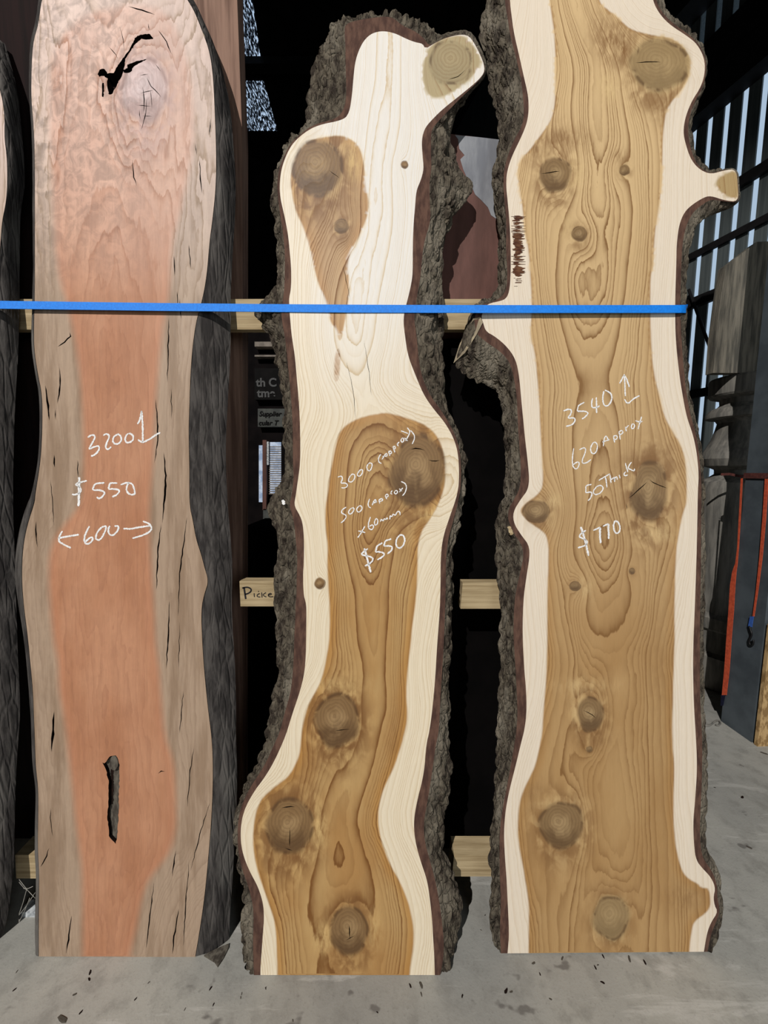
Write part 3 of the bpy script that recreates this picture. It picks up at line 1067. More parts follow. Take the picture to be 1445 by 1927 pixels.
# the round nub inside the pocket and the dark split beside it
c0 = slabA.P(214, 1434, .010)
mbp = MB()
ring_ = [(214 + 8 * math.cos(a), 1436 + 14 * math.sin(a)) for a in np.linspace(0, 2 * math.pi, 14, endpoint=False)]
mbp.prism([slabA.P(x, y, .002) for x, y in ring_], slabA.n * .009)
mbp.build('bark_nub', M['pit_grey'], slabA.root)
slabA.strokes('pocket_split', [[(205, 1422), (207, 1460), (206, 1518)], [(214, 1428), (213, 1438)]], (0, 0), 1.0, 5, M['pit'], lift=-.0105)
OA, FA = (100, 770), 6.568
slabA.strokes('chalk_writing', [[(430, 350), (470, 320), (510, 320), (520, 350), (490, 410), (455, 470), (445, 495), (500, 470), (560, 450), (575, 480), (560, 520), (510, 570), (470, 580)],
                                [(620, 325), (650, 305), (690, 315), (695, 350), (665, 410), (650, 460), (660, 495), (690, 495), (720, 465)],
                                [(800, 310), (760, 330), (738, 370), (745, 420), (785, 435), (830, 415), (850, 370), (835, 325), (795, 305)],
                                [(930, 300), (900, 330), (888, 380), (905, 415), (945, 415), (985, 385), (998, 345), (975, 310), (935, 297)],
                                [(1095, 20), (1105, 150), (1110, 280), (1108, 410)], [(1045, 185), (1070, 140), (1085, 80), (1095, 20)],
                                [(1050, 375), (1080, 400), (1110, 410), (1170, 385), (1240, 340), (1280, 310), (1325, 290)]], OA, FA, label='white chalk 3200 with an arrow')
slabA.strokes('chalk_writing', [(4.6, [(325, 840), (322, 950), (320, 1080), (315, 1200)]), [(420, 885), (340, 900), (270, 930), (310, 950), (345, 975), (345, 1020), (300, 1055), (235, 1055)],
                                [(635, 910), (520, 920), (505, 950), (485, 1000), (560, 1000), (620, 1010), (640, 1040), (610, 1080), (570, 1110), (540, 1085)],
                                [(795, 915), (700, 910), (695, 950), (680, 990), (750, 985), (810, 995), (820, 1020), (790, 1060), (730, 1085)],
                                [(835, 935), (880, 915), (940, 905), (985, 930), (1005, 990), (1015, 1045), (980, 1060), (930, 1045), (905, 1000), (915, 940), (940, 905)]], OA, FA, label='white chalk price $550')
slabA.strokes('chalk_writing', [[(320, 1550), (220, 1565), (60, 1595)], [(115, 1505), (90, 1550), (70, 1600), (75, 1640), (150, 1680), (220, 1715)],
                                [(450, 1445), (410, 1520), (385, 1590), (390, 1650), (430, 1670), (475, 1640), (495, 1600), (480, 1580), (440, 1600), (400, 1640)],
                                [(600, 1460), (560, 1500), (530, 1560), (530, 1610), (570, 1620), (610, 1580), (640, 1520), (660, 1460), (650, 1440), (600, 1460)],
                                [(700, 1440), (680, 1490), (690, 1545), (730, 1565), (780, 1530), (815, 1470), (800, 1440), (760, 1445)],
                                [(870, 1475), (960, 1480), (1060, 1460), (1200, 1440)], [(1110, 1385), (1170, 1405), (1210, 1440), (1220, 1480), (1190, 1520), (1110, 1560), (980, 1595)]],
              OA, FA, label='white chalk 600 between two arrows')

# ---- slab B: cypress board with the branch fork at the top
slabB = Slab('cream and honey cypress slab with a cut branch fork on top, chalked 3000', 'timber slab', 1.2095, 1.246, 1835, 577, .058, xbase=650)
LB = [(1835, 490, 478, 468), (1822, 490, 477, 461), (1767, 494, 476, 454), (1712, 498, 478, 459), (1671, 487, 468.5, 461), (1638, 468.5, 456, 450), (1602, 455, 448, 444.7), (1565, 452, 446.5, 441),
      (1528, 457.5, 450, 444), (1492, 476, 465, 457.5), (1466, 496, 481, 465), (1437, 514, 500, 481), (1400, 531, 516, 496), (1377, 540, 527, 500), (1340, 551, 536, 509),
      (1303, 564, 547, 512.5), (1267, 573, 551, 523), (1230, 575.6, 553, 521), (1193, 576, 554, 516), (1157, 576.7, 556, 516), (1135, 576, 556, 515), (1120, 571, 558, 514),
      (1083, 570, 558, 513.6), (1054, 572, 560, 521), (1010, 572, 556, 521), (981, 569, 553, 509), (966, 562, 549, 505), (951, 553, 544, 503), (933, 556.5, 549, 509),
      (900, 561, 553, 534), (872, 565, 551, 536), (817, 565, 551, 535), (762, 563, 549, 531), (707, 558, 544, 523), (670, 555, 540, 518), (633, 549, 536, 509),
      (608, 546.6, 531, 490), (589, 545, 529, 475), (571, 544, 531, 481), (560, 544, 533, 501), (542, 548, 535, 516), (505, 548, 536, 521), (477, 545.5, 536, 522),
      (440, 542, 533, 518), (403, 534.5, 527, 514), (367, 526, 522, 512.5), (330, 527, 522, 519), (301, 534.5, 531, 527), (271, 549, 545.5, 540), (249, 573, 569, 563)]
TB = [(599, 235, 591, 234, 577, 234), (646, 226, 632, 224, 575, 226), (657, 213, 646, 209, 576, 214), (662, 183, 652, 183, 578, 183), (665, 147, 651, 147, 584, 147),
      (668, 117, 650, 117, 591, 114), (676, 92, 650, 84, 608, 84), (687, 73, 648, 59, 623, 55), (701, 62, 650, 43, 637, 40), (720, 58, 694, 34, 687, 32), (742, 62, 738, 30, 740, 27),
      (764, 73, 754, 47, 760, 31), (782, 80, 782, 59, 797, 40), (796, 82, 799, 73, 815, 51), (800, 93, 806, 86, 820, 64),
      (815, 82.5, 819, 80, 824, 70, .6), (841, 70, 841, 69, 840, 66, .25), (877.5, 63, 878, 62.5, 879, 61, .1), (892, 79, 893, 79, 894, 78, .1), (914, 126, 915, 126, 917, 126, .1),
      (907, 145, 908, 146, 912, 148, .3), (870, 176, 872, 179, 884, 176, .8), (833, 205, 841, 211, 866, 204), (811, 227, 824, 229, 859, 222), (798.6, 242, 811.5, 244, 855, 242)]
RB = [(264, 793, 811, 852), (293, 795, 811, 857), (319, 797.5, 812, 870), (341, 791, 808, 887), (359, 783, 808, 890), (389, 781, 809, 872), (414, 778.5, 811, 852), (458, 776.6, 797, 838),
      (500, 776.6, 793, 833), (523, 776, 791, 833), (560, 768, 784, 835), (597, 758, 778.5, 837), (633, 762, 784, 835), (670, 767.5, 787, 835), (707, 782, 793, 836.5), (743, 797, 808, 839),
      (769, 815, 828, 845), (795, 837, 844.5, 857), (824, 853.6, 859, 865), (853, 862, 866, 871), (890, 864, 868, 874), (927, 862, 866, 873), (973, 846, 855, 867), (1010, 833.5, 844, 857),
      (1047, 829, 839, 852), (1102, 829, 839, 852), (1157, 827, 837, 851), (1212, 822.5, 835, 852), (1267, 819.5, 831.6, 845), (1322, 815, 828, 846), (1377, 808, 826, 845),
      (1400, 802, 820, 845), (1455, 798, 813, 851), (1510, 784, 804, 846), (1547, 778, 797, 838), (1583, 781, 798.6, 834), (1620, 791, 809, 844), (1657, 804, 819, 861), (1693, 809, 826, 868),
      (1730, 813, 831, 868), (1767, 815, 835, 863), (1796, 817, 835, 852), (1822, 817.7, 831, 838), (1835, 818, 828, 831)]
loopB = rows(LB, .72) + pts(TB, .7) + rows(RB, .72)
heartB = [(522, 1890), (522.4, 1837), (520, 1767), (516, 1730), (503, 1693), (490.5, 1657), (481, 1627), (475, 1583), (478, 1547), (485, 1514), (500, 1495), (522, 1477), (544, 1460), (556, 1440), (564, 1418),
          (566, 1400), (569, 1366), (577, 1333), (591, 1307), (606, 1278), (613, 1245), (619, 1212), (621, 1157), (619, 1120), (615, 1054), (617, 1028), (612, 992), (613, 948), (615, 938),
          (622, 890), (628, 853), (635, 820), (646, 804), (668, 789), (701, 780), (729, 776), (760, 785), (793, 796), (815, 811), (828, 831), (835, 857), (837, 883), (837, 911), (828, 944),
          (811, 973), (793, 999), (786, 1028), (786, 1083), (782, 1138), (776, 1175), (773, 1212), (767, 1259), (764, 1303), (767, 1351), (762, 1377), (756, 1400), (749, 1422), (738, 1451),
          (727, 1473), (718, 1495), (712, 1525), (712, 1558), (720, 1591), (734, 1627), (753, 1660), (767, 1693), (776, 1730), (779, 1759), (776, 1796), (769, 1837), (768, 1890)]
heartB2 = [(613, 258), (643, 255), (665, 264), (679, 282), (685, 312), (688, 348), (694, 385), (688, 418), (672, 451), (659, 473), (655, 500), (657, 542), (654, 571), (648, 608), (640, 648),
           (633, 618), (622, 608), (619, 589), (610, 560), (595, 523), (586, 479), (580, 458), (571, 429), (558, 400), (551, 374), (546, 341), (551, 312), (562, 286), (577, 268), (595, 261)]
heartB3 = ellipse(634.5, 687, 6, 31, .06, 16)
heartB4 = [(808, 88), (834, 73), (870, 66), (888, 84), (907, 117), (885, 147), (852, 172), (826, 183), (808, 180), (797, 154), (797, 121)]
# cx, cy, rx, ry, rot, ring amp, spread, stain, rings
knotsB = [(597, 315, 45, 51, .1, 6, 1.7, .8, 7), (642, 426, 13.5, 13.5, 0, 4, 2.4, .7, 3), (761, 310, 7, 7.5, 0, 2, 2.6, .2, 2), (786, 886, 49, 65, .12, 9, 1.6, .55, 9),
          (635, 1356, 40, 48, 0, 7, 1.75, .8, 7), (602, 1098, 10, 10.5, 0, 2.2, 2.5, .3, 3), (545, 1556, 43, 51, .1, 7, 1.7, .75, 7), (657, 1752, 34, 44, 0, 7, 1.8, .6, 6),
          (848, 118, 40, 40, .5, 3, 1.3, .2, 6, .95)]
cracksB = [([(772, 846), (786, 842), (800, 848)], 2.2), ([(805, 865), (818, 868), (828, 866)], 1.6), ([(843, 150), (860, 145), (876, 131)], 1.5), ([(619, 320), (628, 328), (640, 336)], 1.4),
           ([(530, 1520), (545, 1517), (556, 1519)], 1.8), ([(545, 1557), (545, 1594)], 1.8), ([(536, 1596), (551, 1601)], 1.6), ([(657, 1740), (658, 1766)], 2.2), ([(650, 1770), (668, 1760)], 1.4),
           ([(630, 1375), (660, 1372)], 1.3), ([(645, 500), (660, 565)], .9), ([(685, 640), (697, 720), (699, 745)], .9), ([(652, 680), (664, 730), (669, 790)], .9), ([(873, 97), (877, 99)], 3.0)]
holesB = [crack_poly(p, w) for p, w in cracksB]


def toneB(V):
    return np.clip((800 - V[:, 1]) / 260, 0, 1) * np.clip((V[:, 0] - 560) / 60, .25, 1) * .9 * (V[:, 1] < 800)


def heart_tone_off(f, polys):
    def g(V):
        t = f(V)
        for p in polys:
            t = np.where(inside(V, p), t * .12, t)
        return t
    return g


slabB.face(loopB, [heartB, heartB2, heartB3, heartB4], knotsB, holesB, M['cypress'],
           [(20, 740, 60), (150, 735, 62), (240, 715, 75), (330, 690, 80), (420, 690, 80), (500, 680, 80), (600, 670, 75), (700, 672, 75), (740, 690, 85), (800, 765, 140), (870, 780, 152), (930, 768, 140), (1000, 715, 92),
            (1100, 702, 83), (1250, 690, 76), (1350, 666, 98), (1440, 650, 95), (1550, 597, 117), (1650, 620, 132), (1750, 648, 131), (1837, 646, 124)],
           [(20, .8), (300, .7), (640, .75), (740, .98), (790, .86), (850, .5), (920, .36), (960, .4), (1110, .76), (1250, .8), (1330, .7), (1480, .72), (1620, .66), (1720, .68), (1837, .78)],
           22, inner_mat=M['inner_bark'], tonef=heart_tone_off(toneB, [heartB2, heartB4]), olives=[heartB4], plumes=[(612, 385, 55, 28, .7), (640, 455, 30, 14, .5), (800, 920, 50, 40, .5), (735, 812, 70, 22, .45), (640, 1408, 52, 20, .8), (600, 1440, 40, 14, .4), (560, 1615, 55, 18, .8), (528, 1500, 38, 16, .6), (575, 1490, 30, 30, .4), (650, 1800, 45, 14, .5), (668, 1695, 26, 10, .6), (590, 1320, 30, 14, .6), (815, 965, 30, 16, -1.0), (665, 300, 14, 40, -.8), (625, 1290, 55, 14, -.6), (600, 1560, 16, 44, -.8), (610, 1770, 18, 34, -.8), (705, 1750, 14, 40, -.5), (700, 1060, 40, 60, .25), (742, 1390, 14, 60, .35)])
slabB.bark(M['bark'], amp=.0155, scale=31, ridge=1.2, stretch=.3, seed=0.0)
for h in holesB:
    slabB.pit(h, .006, M['pit'], M['pit'], 'crack')
slabB.strokes('bark_chip_scar', [[(534, 941), (536, 950)]], (0, 0), 1, 6, M['chalk'], lift=.012)
OB, FB = (610, 780), 6.021
slabB.strokes('chalk_writing', [[(155, 710), (190, 695), (210, 715), (200, 750), (185, 780), (230, 775), (265, 790), (260, 820), (220, 835), (195, 830)],
                                [(300, 690), (275, 730), (275, 760), (310, 770), (345, 730), (350, 690), (325, 670), (300, 690)], [(400, 640), (375, 670), (380, 700), (410, 700), (435, 660), (435, 625), (410, 625), (395, 645)],
                                [(500, 560), (480, 590), (490, 630), (515, 645), (540, 600), (545, 560), (520, 545), (500, 560)],
                                [(640, 450), (615, 490), (615, 540), (650, 555)], [(655, 510), (680, 470), (710, 430), (715, 470)], [(660, 475), (715, 470)],
                                [(730, 420), (745, 470)], [(725, 425), (755, 410), (765, 440), (735, 450)], [(780, 370), (800, 430)], [(775, 370), (800, 355), (810, 385), (785, 395)],
                                [(825, 330), (840, 360)], [(825, 340), (850, 310)], [(880, 270), (865, 300), (885, 320), (905, 295), (895, 265), (880, 270)],
                                [(940, 150), (975, 190), (960, 230), (920, 300)], [(870, 185), (950, 215)], [(910, 265), (945, 300)], [(980, 180), (1010, 215), (1025, 250), (1015, 300), (995, 335)]],
              OB, FB, 2.2, label='white chalk 3000 (Approx)')
slabB.strokes('chalk_writing', [[(250, 1050), (200, 1080), (195, 1120), (230, 1130), (255, 1150), (235, 1190), (190, 1230)], [(310, 1060), (275, 1095), (280, 1130), (310, 1125), (340, 1080), (335, 1055), (310, 1060)],
                                [(395, 1035), (365, 1070), (375, 1105), (405, 1105), (430, 1070), (425, 1035), (395, 1035)], [(515, 955), (498, 1000), (500, 1045), (530, 1060)],
                                [(545, 1030), (560, 985), (580, 955), (590, 1000)], [(545, 1005), (600, 990)], [(620, 965), (630, 1010)], [(620, 965), (655, 950), (665, 975), (630, 985)],
                                [(690, 920), (710, 960)], [(690, 920), (715, 895), (730, 925), (700, 940)], [(750, 890), (770, 905)], [(755, 890), (770, 860)],
                                [(800, 870), (790, 890), (815, 905), (835, 880), (820, 855), (800, 870)], [(850, 840), (880, 870)], [(890, 830), (850, 880)], [(870, 760), (920, 780), (935, 830), (915, 890), (885, 920)]],
              OB, FB, 2.2, label='white chalk 500 (Approx)')
slabB.strokes('chalk_writing', [[(385, 1320), (430, 1325), (465, 1340)], [(460, 1265), (420, 1340), (380, 1395)], [(525, 1160), (500, 1230), (500, 1290), (540, 1310), (565, 1270), (545, 1245), (510, 1270)],
                                [(590, 1175), (565, 1220), (575, 1260), (605, 1240), (610, 1195), (590, 1175)], [(635, 1215), (650, 1180), (665, 1215), (680, 1175), (700, 1195), (715, 1160), (715, 1190)],
                                [(745, 1190), (745, 1140), (770, 1165), (780, 1120), (810, 1150), (820, 1105), (855, 1095), (860, 1140)]], OB, FB, 2.3, label='white chalk x60mm')
slabB.strokes('chalk_writing', [(4.0, [(455, 1515), (480, 1600), (505, 1700), (525, 1790)]), [(495, 1520), (440, 1560), (415, 1585), (470, 1600), (540, 1615), (560, 1640), (520, 1690), (460, 1715)],
                                [(660, 1455), (590, 1495), (590, 1540), (575, 1560), (640, 1555), (685, 1575), (670, 1610), (600, 1645)],
                                [(760, 1410), (690, 1430), (685, 1460), (670, 1495), (730, 1485), (775, 1500), (760, 1545), (715, 1580)],
                                [(850, 1370), (820, 1410), (810, 1460), (825, 1510), (865, 1515), (905, 1470), (915, 1410), (895, 1365), (850, 1365)]], OB, FB, 3.2, label='white chalk price $550')

# ---- slab C: tall cypress board with branch stubs both sides
slabC = Slab('tall cypress slab with side branch stubs, chalked 3540 and $770, rough bark', 'timber slab', 1.2625, y0=1795, y1=577, thick=.05, xbase=1145)
LC = [(1794, 955, 942.6, 930), (1783, 956, 942, 926), (1756, 958, 940.5, 921.6), (1693, 955, 942.6, 921.6), (1651, 953, 940.5, 921.6), (1609, 949.7, 940, 921.6), (1567, 948, 940, 923.7), (1525, 951, 944.7, 928),
      (1484, 959, 953, 930), (1442, 970, 961, 930), (1400, 980, 968, 933), (1373, 987, 972, 935), (1340, 991, 974, 938), (1298, 990, 972, 939), (1256, 986, 970, 940), (1193, 983, 965.6, 940),
      (1130, 984.5, 967.7, 938), (1088, 990, 976, 934), (1046, 997, 986, 930), (1025, 995, 982, 933), (1009, 982, 970, 932), (984, 966, 957, 931), (963, 965.6, 955, 938), (942, 978, 965.6, 944),
      (917, 997, 980, 949), (868, 993, 980, 951), (827, 988, 976, 949), (785, 984, 974, 942), (743, 980, 972, 937)]
TC = [(977, 709, 967, 711, 931, 736), (970.6, 676, 960, 682, 923, 730), (953, 651, 940, 660, 894, 718), (930, 632, 919, 647, 870, 701), (914, 624, 903, 634, 857, 688), (909, 607, 897, 628, 855, 680, .3),
      (905, 597, 891, 600, 866, 647, .2), (912, 578, 900, 580, 884, 590, .6), (919.6, 571, 909, 573, 888, 574, .8), (940, 567, 924, 569, 903, 569), (953, 562, 942.6, 560, 924, 562), (959, 546, 953, 546, 934, 546),
      (961, 513, 955, 513, 938, 513), (961, 471, 952, 471, 937, 471), (959, 418, 953, 418, 933, 418), (955, 377, 949, 377, 930, 377), (952, 347, 947, 347, 922, 347), (954, 322, 948, 322, 928, 322),
      (963.5, 293, 955, 293, 934, 293), (978, 264, 967, 264, 936, 264), (991, 234, 984, 234, 938, 234), (995, 209, 986, 209, 932, 209), (994, 180, 984, 180, 921, 180), (986, 146, 980, 146, 919, 146),
      (977, 105, 970, 105, 915, 105), (967, 63, 959, 63, 899, 63), (963, 33, 955, 33, 907, 33), (959, 0, 949, 0, 919, 0), (956, -100, 946, -100, 915, -100), (955, -215, 945, -216, 912, -218),
      (1000, -223, 1000, -224, 1000, -226, .2), (1200, -223, 1203, -224, 1208, -226, .2), (1216, -215, 1220, -216, 1232, -217), (1222, -60, 1230, -60, 1238, -60)]
RC = [(1227, 0, 1233, -1, 1244, -2), (1240, 25, 1246, 24, 1257, 23), (1259, 46, 1266, 44, 1273, 42), (1292, 67, 1296, 65, 1302, 64), (1313, 84, 1316, 83, 1320, 82), (1326.5, 113, 1329, 113, 1332, 113),
      (1325.7, 142, 1328, 142, 1332, 142), (1317, 167, 1321, 168, 1326, 169), (1302.6, 188, 1308, 189, 1315, 190), (1290, 218, 1297, 218, 1305, 218), (1285, 247, 1294, 247, 1302, 247), (1290, 272, 1298, 272, 1305, 272),
      (1300, 301, 1306, 300, 1312, 298), (1317, 320, 1319, 318, 1322, 315), (1338, 328, 1338, 326.5, 1338, 323, .7), (1359, 321.5, 1359, 320.5, 1359, 319, .3), (1385.6, 317, 1386, 317, 1387, 316, .1),
      (1388, 350, 1389, 350, 1390, 350, .1), (1390, 380, 1391, 381, 1392, 382, .1), (1363, 377, 1363, 379, 1376, 388, .5), (1338, 368.5, 1338, 375, 1351, 397), (1326, 370.5, 1326, 382, 1328, 410),
      (1305, 383, 1308, 395, 1312, 420), (1288, 398, 1298, 409, 1308, 432), (1277.5, 423, 1289, 431, 1304, 446), (1273, 460, 1284, 460, 1298, 462), (1272.5, 492, 1282, 492, 1295, 492), (1270, 575, 1279.6, 575, 1292, 575),
      (1271, 638, 1282, 638, 1291, 638), (1277.5, 701, 1287, 701, 1293, 701), (1284, 743, 1292, 743, 1300, 743), (1292, 785, 1300, 785, 1309, 784), (1304, 818, 1310, 817, 1317, 816), (1311, 852, 1315, 852, 1321, 851),
      (1315, 894, 1319, 894, 1324, 894), (1313, 921, 1320, 921, 1327, 921), (1312, 984, 1319, 984, 1328, 984), (1310, 1067, 1319, 1067, 1327, 1067), (1307, 1151, 1317, 1151, 1325, 1151), (1303.5, 1235, 1317, 1235, 1324, 1235),
      (1305, 1319, 1317, 1319, 1325, 1319), (1309, 1381, 1321, 1381, 1328, 1381), (1312, 1442, 1321.5, 1442, 1330, 1442), (1308, 1505, 1319, 1505, 1329, 1505), (1304, 1546, 1317, 1546, 1326, 1546),
      (1305.6, 1588, 1317, 1588, 1328, 1588), (1309, 1618, 1323, 1617, 1338, 1614), (1321.5, 1634, 1334, 1631, 1349, 1627), (1338, 1651, 1344, 1648, 1352, 1645), (1346.6, 1672, 1350, 1672, 1356, 1672),
      (1342, 1687, 1349, 1687, 1358, 1688), (1344.5, 1705, 1353, 1705, 1359, 1705), (1351, 1716, 1354, 1717, 1359, 1718), (1338, 1735, 1346, 1738, 1357, 1738), (1330, 1756, 1338, 1757, 1350, 1757), (1324.4, 1791, 1331, 1791, 1342, 1788)]
loopC = rows(LC, .78) + pts(TC, .78) + pts(RC, .35, .55)
heartC = [(994, 1850), (994, 1797), (996, 1714), (991, 1672), (984, 1630), (976, 1588), (973, 1559), (976, 1517), (984, 1488), (997, 1463), (1007, 1442), (1016, 1400), (1020, 1381), (1024, 1319), (1028, 1277),
          (1030, 1193), (1030, 1109), (1033, 1046), (1030, 1013), (1020, 998), (999, 985), (976, 963), (990, 946), (1018, 927), (1022, 900), (1020, 868), (1016, 785), (1011, 701), (1005, 659), (997, 630),
          (1001, 588), (999, 534), (995, 471), (988, 440), (984, 398), (978, 356), (974, 322), (980, 301), (999, 280), (1020, 251), (1037, 226), (1045, 197), (1045, 146), (1045, 84), (1039, 33),
          (1034, 0), (1032, -100), (1032, -226), (1110, -226), (1115, -100), (1124, 0), (1141, 17), (1162, 33), (1183, 54), (1204, 61), (1229, 67), (1258, 71), (1284, 86), (1298, 109), (1298, 138),
          (1284, 167), (1258, 197), (1250, 222), (1246, 272), (1246, 335), (1238, 398), (1231, 440), (1229, 500), (1223, 525), (1223, 588), (1225, 638), (1229, 701), (1242, 751), (1250, 785), (1267, 814),
          (1279, 835), (1288, 860), (1292, 890), (1292, 945), (1286, 963), (1277, 1005), (1271, 1046), (1269, 1151), (1269, 1235), (1266, 1319), (1265, 1400), (1269, 1442), (1267, 1505), (1268, 1559),
          (1273, 1601), (1282, 1638), (1296, 1655), (1313, 1662), (1319, 1672), (1334, 1670), (1337, 1693), (1335, 1711), (1321, 1724), (1305, 1735), (1300, 1760), (1296, 1797), (1295, 1850)]
heartC2 = [(1388, 319), (1359, 331), (1347, 343), (1355, 360), (1372, 370), (1390, 374)]
knotsC = [(1242, 122, 52, 45, 0, 6, 1.7, .6, 7, .6), (1045, 329, 28, 32, 0, 6, 2.0, .7, 5), (1175, 320, 10, 10, 0, 3, 3.0, .6, 3), (1090, 440, 14, 14, 0, 4, 2.4, .6, 3), (1222, 926, 33, 54, .1, 8, 1.9, .8, 7),
          (1009, 963, 25, 20, 0, 4, 1.8, .6, 5), (1082, 1103, 10, 9, 0, 3.5, 2.6, .3, 2), (1189, 1075, 5.5, 6, 0, 1.5, 2.6, .3, 2), (1111, 1344, 24, 31, 0, 6, 2.1, .7, 5), (1055.6, 1553, 40, 42, 0, 6, 1.8, .6, 7),
          (1150, 1727, 31, 40, 0, 5, 1.9, .3, 5, .5), (1109, 1410, 6, 6, 0, 1.5, 2.5, .4, 2)]
cracksC = [([(1195, 118), (1218, 116), (1244, 117)], 1.9), ([(1017, 327), (1035, 324), (1054, 322)], 1.9), ([(1182, 938), (1198, 925), (1219, 906)], 1.8), ([(1222, 903), (1238, 913), (1256, 919)], 1.8),
           ([(1216, 901), (1219, 906), (1224, 902)], 5.0), ([(1178, 946), (1180, 960)], 1.2), ([(1096, 1336), (1110, 1342), (1122, 1352)], 1.3), ([(1076, 1102), (1084, 1098)], 4.0), ([(1187, 1074), (1190, 1078)], 3.5)]
holesC = [crack_poly(p, w) for p, w in cracksC]


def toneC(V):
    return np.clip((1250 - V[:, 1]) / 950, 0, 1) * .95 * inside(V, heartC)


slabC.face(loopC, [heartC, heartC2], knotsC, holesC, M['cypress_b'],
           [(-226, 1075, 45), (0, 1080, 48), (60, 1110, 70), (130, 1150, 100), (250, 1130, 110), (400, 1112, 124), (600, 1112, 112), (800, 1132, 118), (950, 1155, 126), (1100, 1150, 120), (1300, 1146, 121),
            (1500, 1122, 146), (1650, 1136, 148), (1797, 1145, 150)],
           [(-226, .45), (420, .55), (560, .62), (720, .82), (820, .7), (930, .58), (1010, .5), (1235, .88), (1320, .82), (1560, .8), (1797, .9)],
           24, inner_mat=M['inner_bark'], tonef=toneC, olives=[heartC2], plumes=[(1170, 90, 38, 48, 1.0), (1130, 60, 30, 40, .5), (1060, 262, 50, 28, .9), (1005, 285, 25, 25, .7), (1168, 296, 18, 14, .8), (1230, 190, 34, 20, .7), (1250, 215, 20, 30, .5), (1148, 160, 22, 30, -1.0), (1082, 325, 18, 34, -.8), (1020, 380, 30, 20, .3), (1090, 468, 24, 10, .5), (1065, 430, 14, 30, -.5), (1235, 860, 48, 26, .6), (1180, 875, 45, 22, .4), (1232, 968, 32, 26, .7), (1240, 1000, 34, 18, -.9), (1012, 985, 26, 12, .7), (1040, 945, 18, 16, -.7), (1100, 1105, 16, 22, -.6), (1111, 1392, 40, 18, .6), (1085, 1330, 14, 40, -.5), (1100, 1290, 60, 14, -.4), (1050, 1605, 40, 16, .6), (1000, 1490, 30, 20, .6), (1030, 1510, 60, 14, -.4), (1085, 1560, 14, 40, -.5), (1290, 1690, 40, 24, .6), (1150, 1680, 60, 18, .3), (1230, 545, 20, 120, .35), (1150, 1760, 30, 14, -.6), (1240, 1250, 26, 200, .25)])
slabC.bark(M['bark'], amp=.0145, scale=32, ridge=1.2, stretch=.3, seed=11.0)
for h in holesC:
    slabC.pit(h, .006, M['pit'], M['pit'], 'crack')
slabC.strokes('twig_scar', [[(955, 990), (957, 998), (961, 1006)]], (0, 0), 1, 7, M['pine'], lift=.014)
# sawn ends of the two branch stubs
ends = [(905, 597, -.001), (891, 600, .000), (866, 647, .036), (854, 684, .042), (876, 664, .012), (897, 631, -.001), (909, 608, -.001)]
endp = [slabC.P(x, y, e) - slabC.n * .002 + np.array([-.002, 0, 0]) for x, y, e in ends]
o = new_mesh('branch_end', endp, [(0, 6, 5, 4), (0, 4, 3, 2), (0, 2, 1)], simple('sawn_branch_end', srgb(166, 152, 126), srgb(140, 128, 108), 30, None, .8, .2, .2), slabC.root)
o['label'] = 'grey-tan sawn branch end'
mb = MB()
for i in range(56):
    y = 405 + 115 * (i + rng.random()) / 56
    u = (y - 405) / 115
    x0 = 963 + rng.random() * 6; x1 = 982 + rng.random() * (7 if rng.random() > .3 else -8)
    h = (.8 + 1.9 * rng.random())
    if rng.random() < .12:
        x0, x1, h = 961, 990, .7
    P = [slabC.P(x0, y - h * .3), slabC.P((x0 + x1) / 2, y - h), slabC.P(x1, y - h * .2), slabC.P(x1 - 2, y + h * .4), slabC.P((x0 + x1) / 2, y + h), slabC.P(x0 + 1, y + h * .5)]
    P = [p - slabC.n * (.0004 + .00001 * i) for p in P]
    mb.add(P, [(0, 1, 2, 3, 4, 5)])
for i in range(12):
    y = 521 + 18 * rng.random(); x0 = 966 + rng.random() * 8; x1 = x0 + 3 + rng.random() * 10
    P = [slabC.P(x0, y), slabC.P(x1, y - .2), slabC.P(x1, y + .5), slabC.P(x0, y + .6)]
    mb.add([p - slabC.n * (.0004 + .00001 * i) for p in P], [(0, 1, 2, 3)])
o = mb.build('saw_burn_mark', M['burn'], slabC.root); o['label'] = 'band of thin dark brown burn lines'
OC, FC = (1040, 690), 5.21
slabC.strokes('chalk_writing', [[(105, 435), (150, 415), (185, 425), (180, 460), (140, 510), (190, 500), (220, 510), (215, 545), (180, 575), (130, 585)],
                                [(310, 350), (250, 380), (245, 410), (235, 440), (290, 435), (340, 445), (345, 465), (310, 500), (285, 515)], [(390, 310), (380, 350), (380, 400), (420, 405), (460, 385)], [(425, 300), (428, 370), (430, 455)],
                                [(500, 240), (490, 290), (490, 350), (510, 390), (550, 380), (580, 320), (575, 270), (545, 245), (510, 230)], [(700, 75), (705, 150), (710, 290)],
                                [(655, 165), (680, 120), (700, 80), (720, 110), (735, 160), (750, 200)], [(700, 320), (735, 370), (780, 320), (850, 285)]], OC, FC, 2.7, label='white chalk 3540 with an arrow')
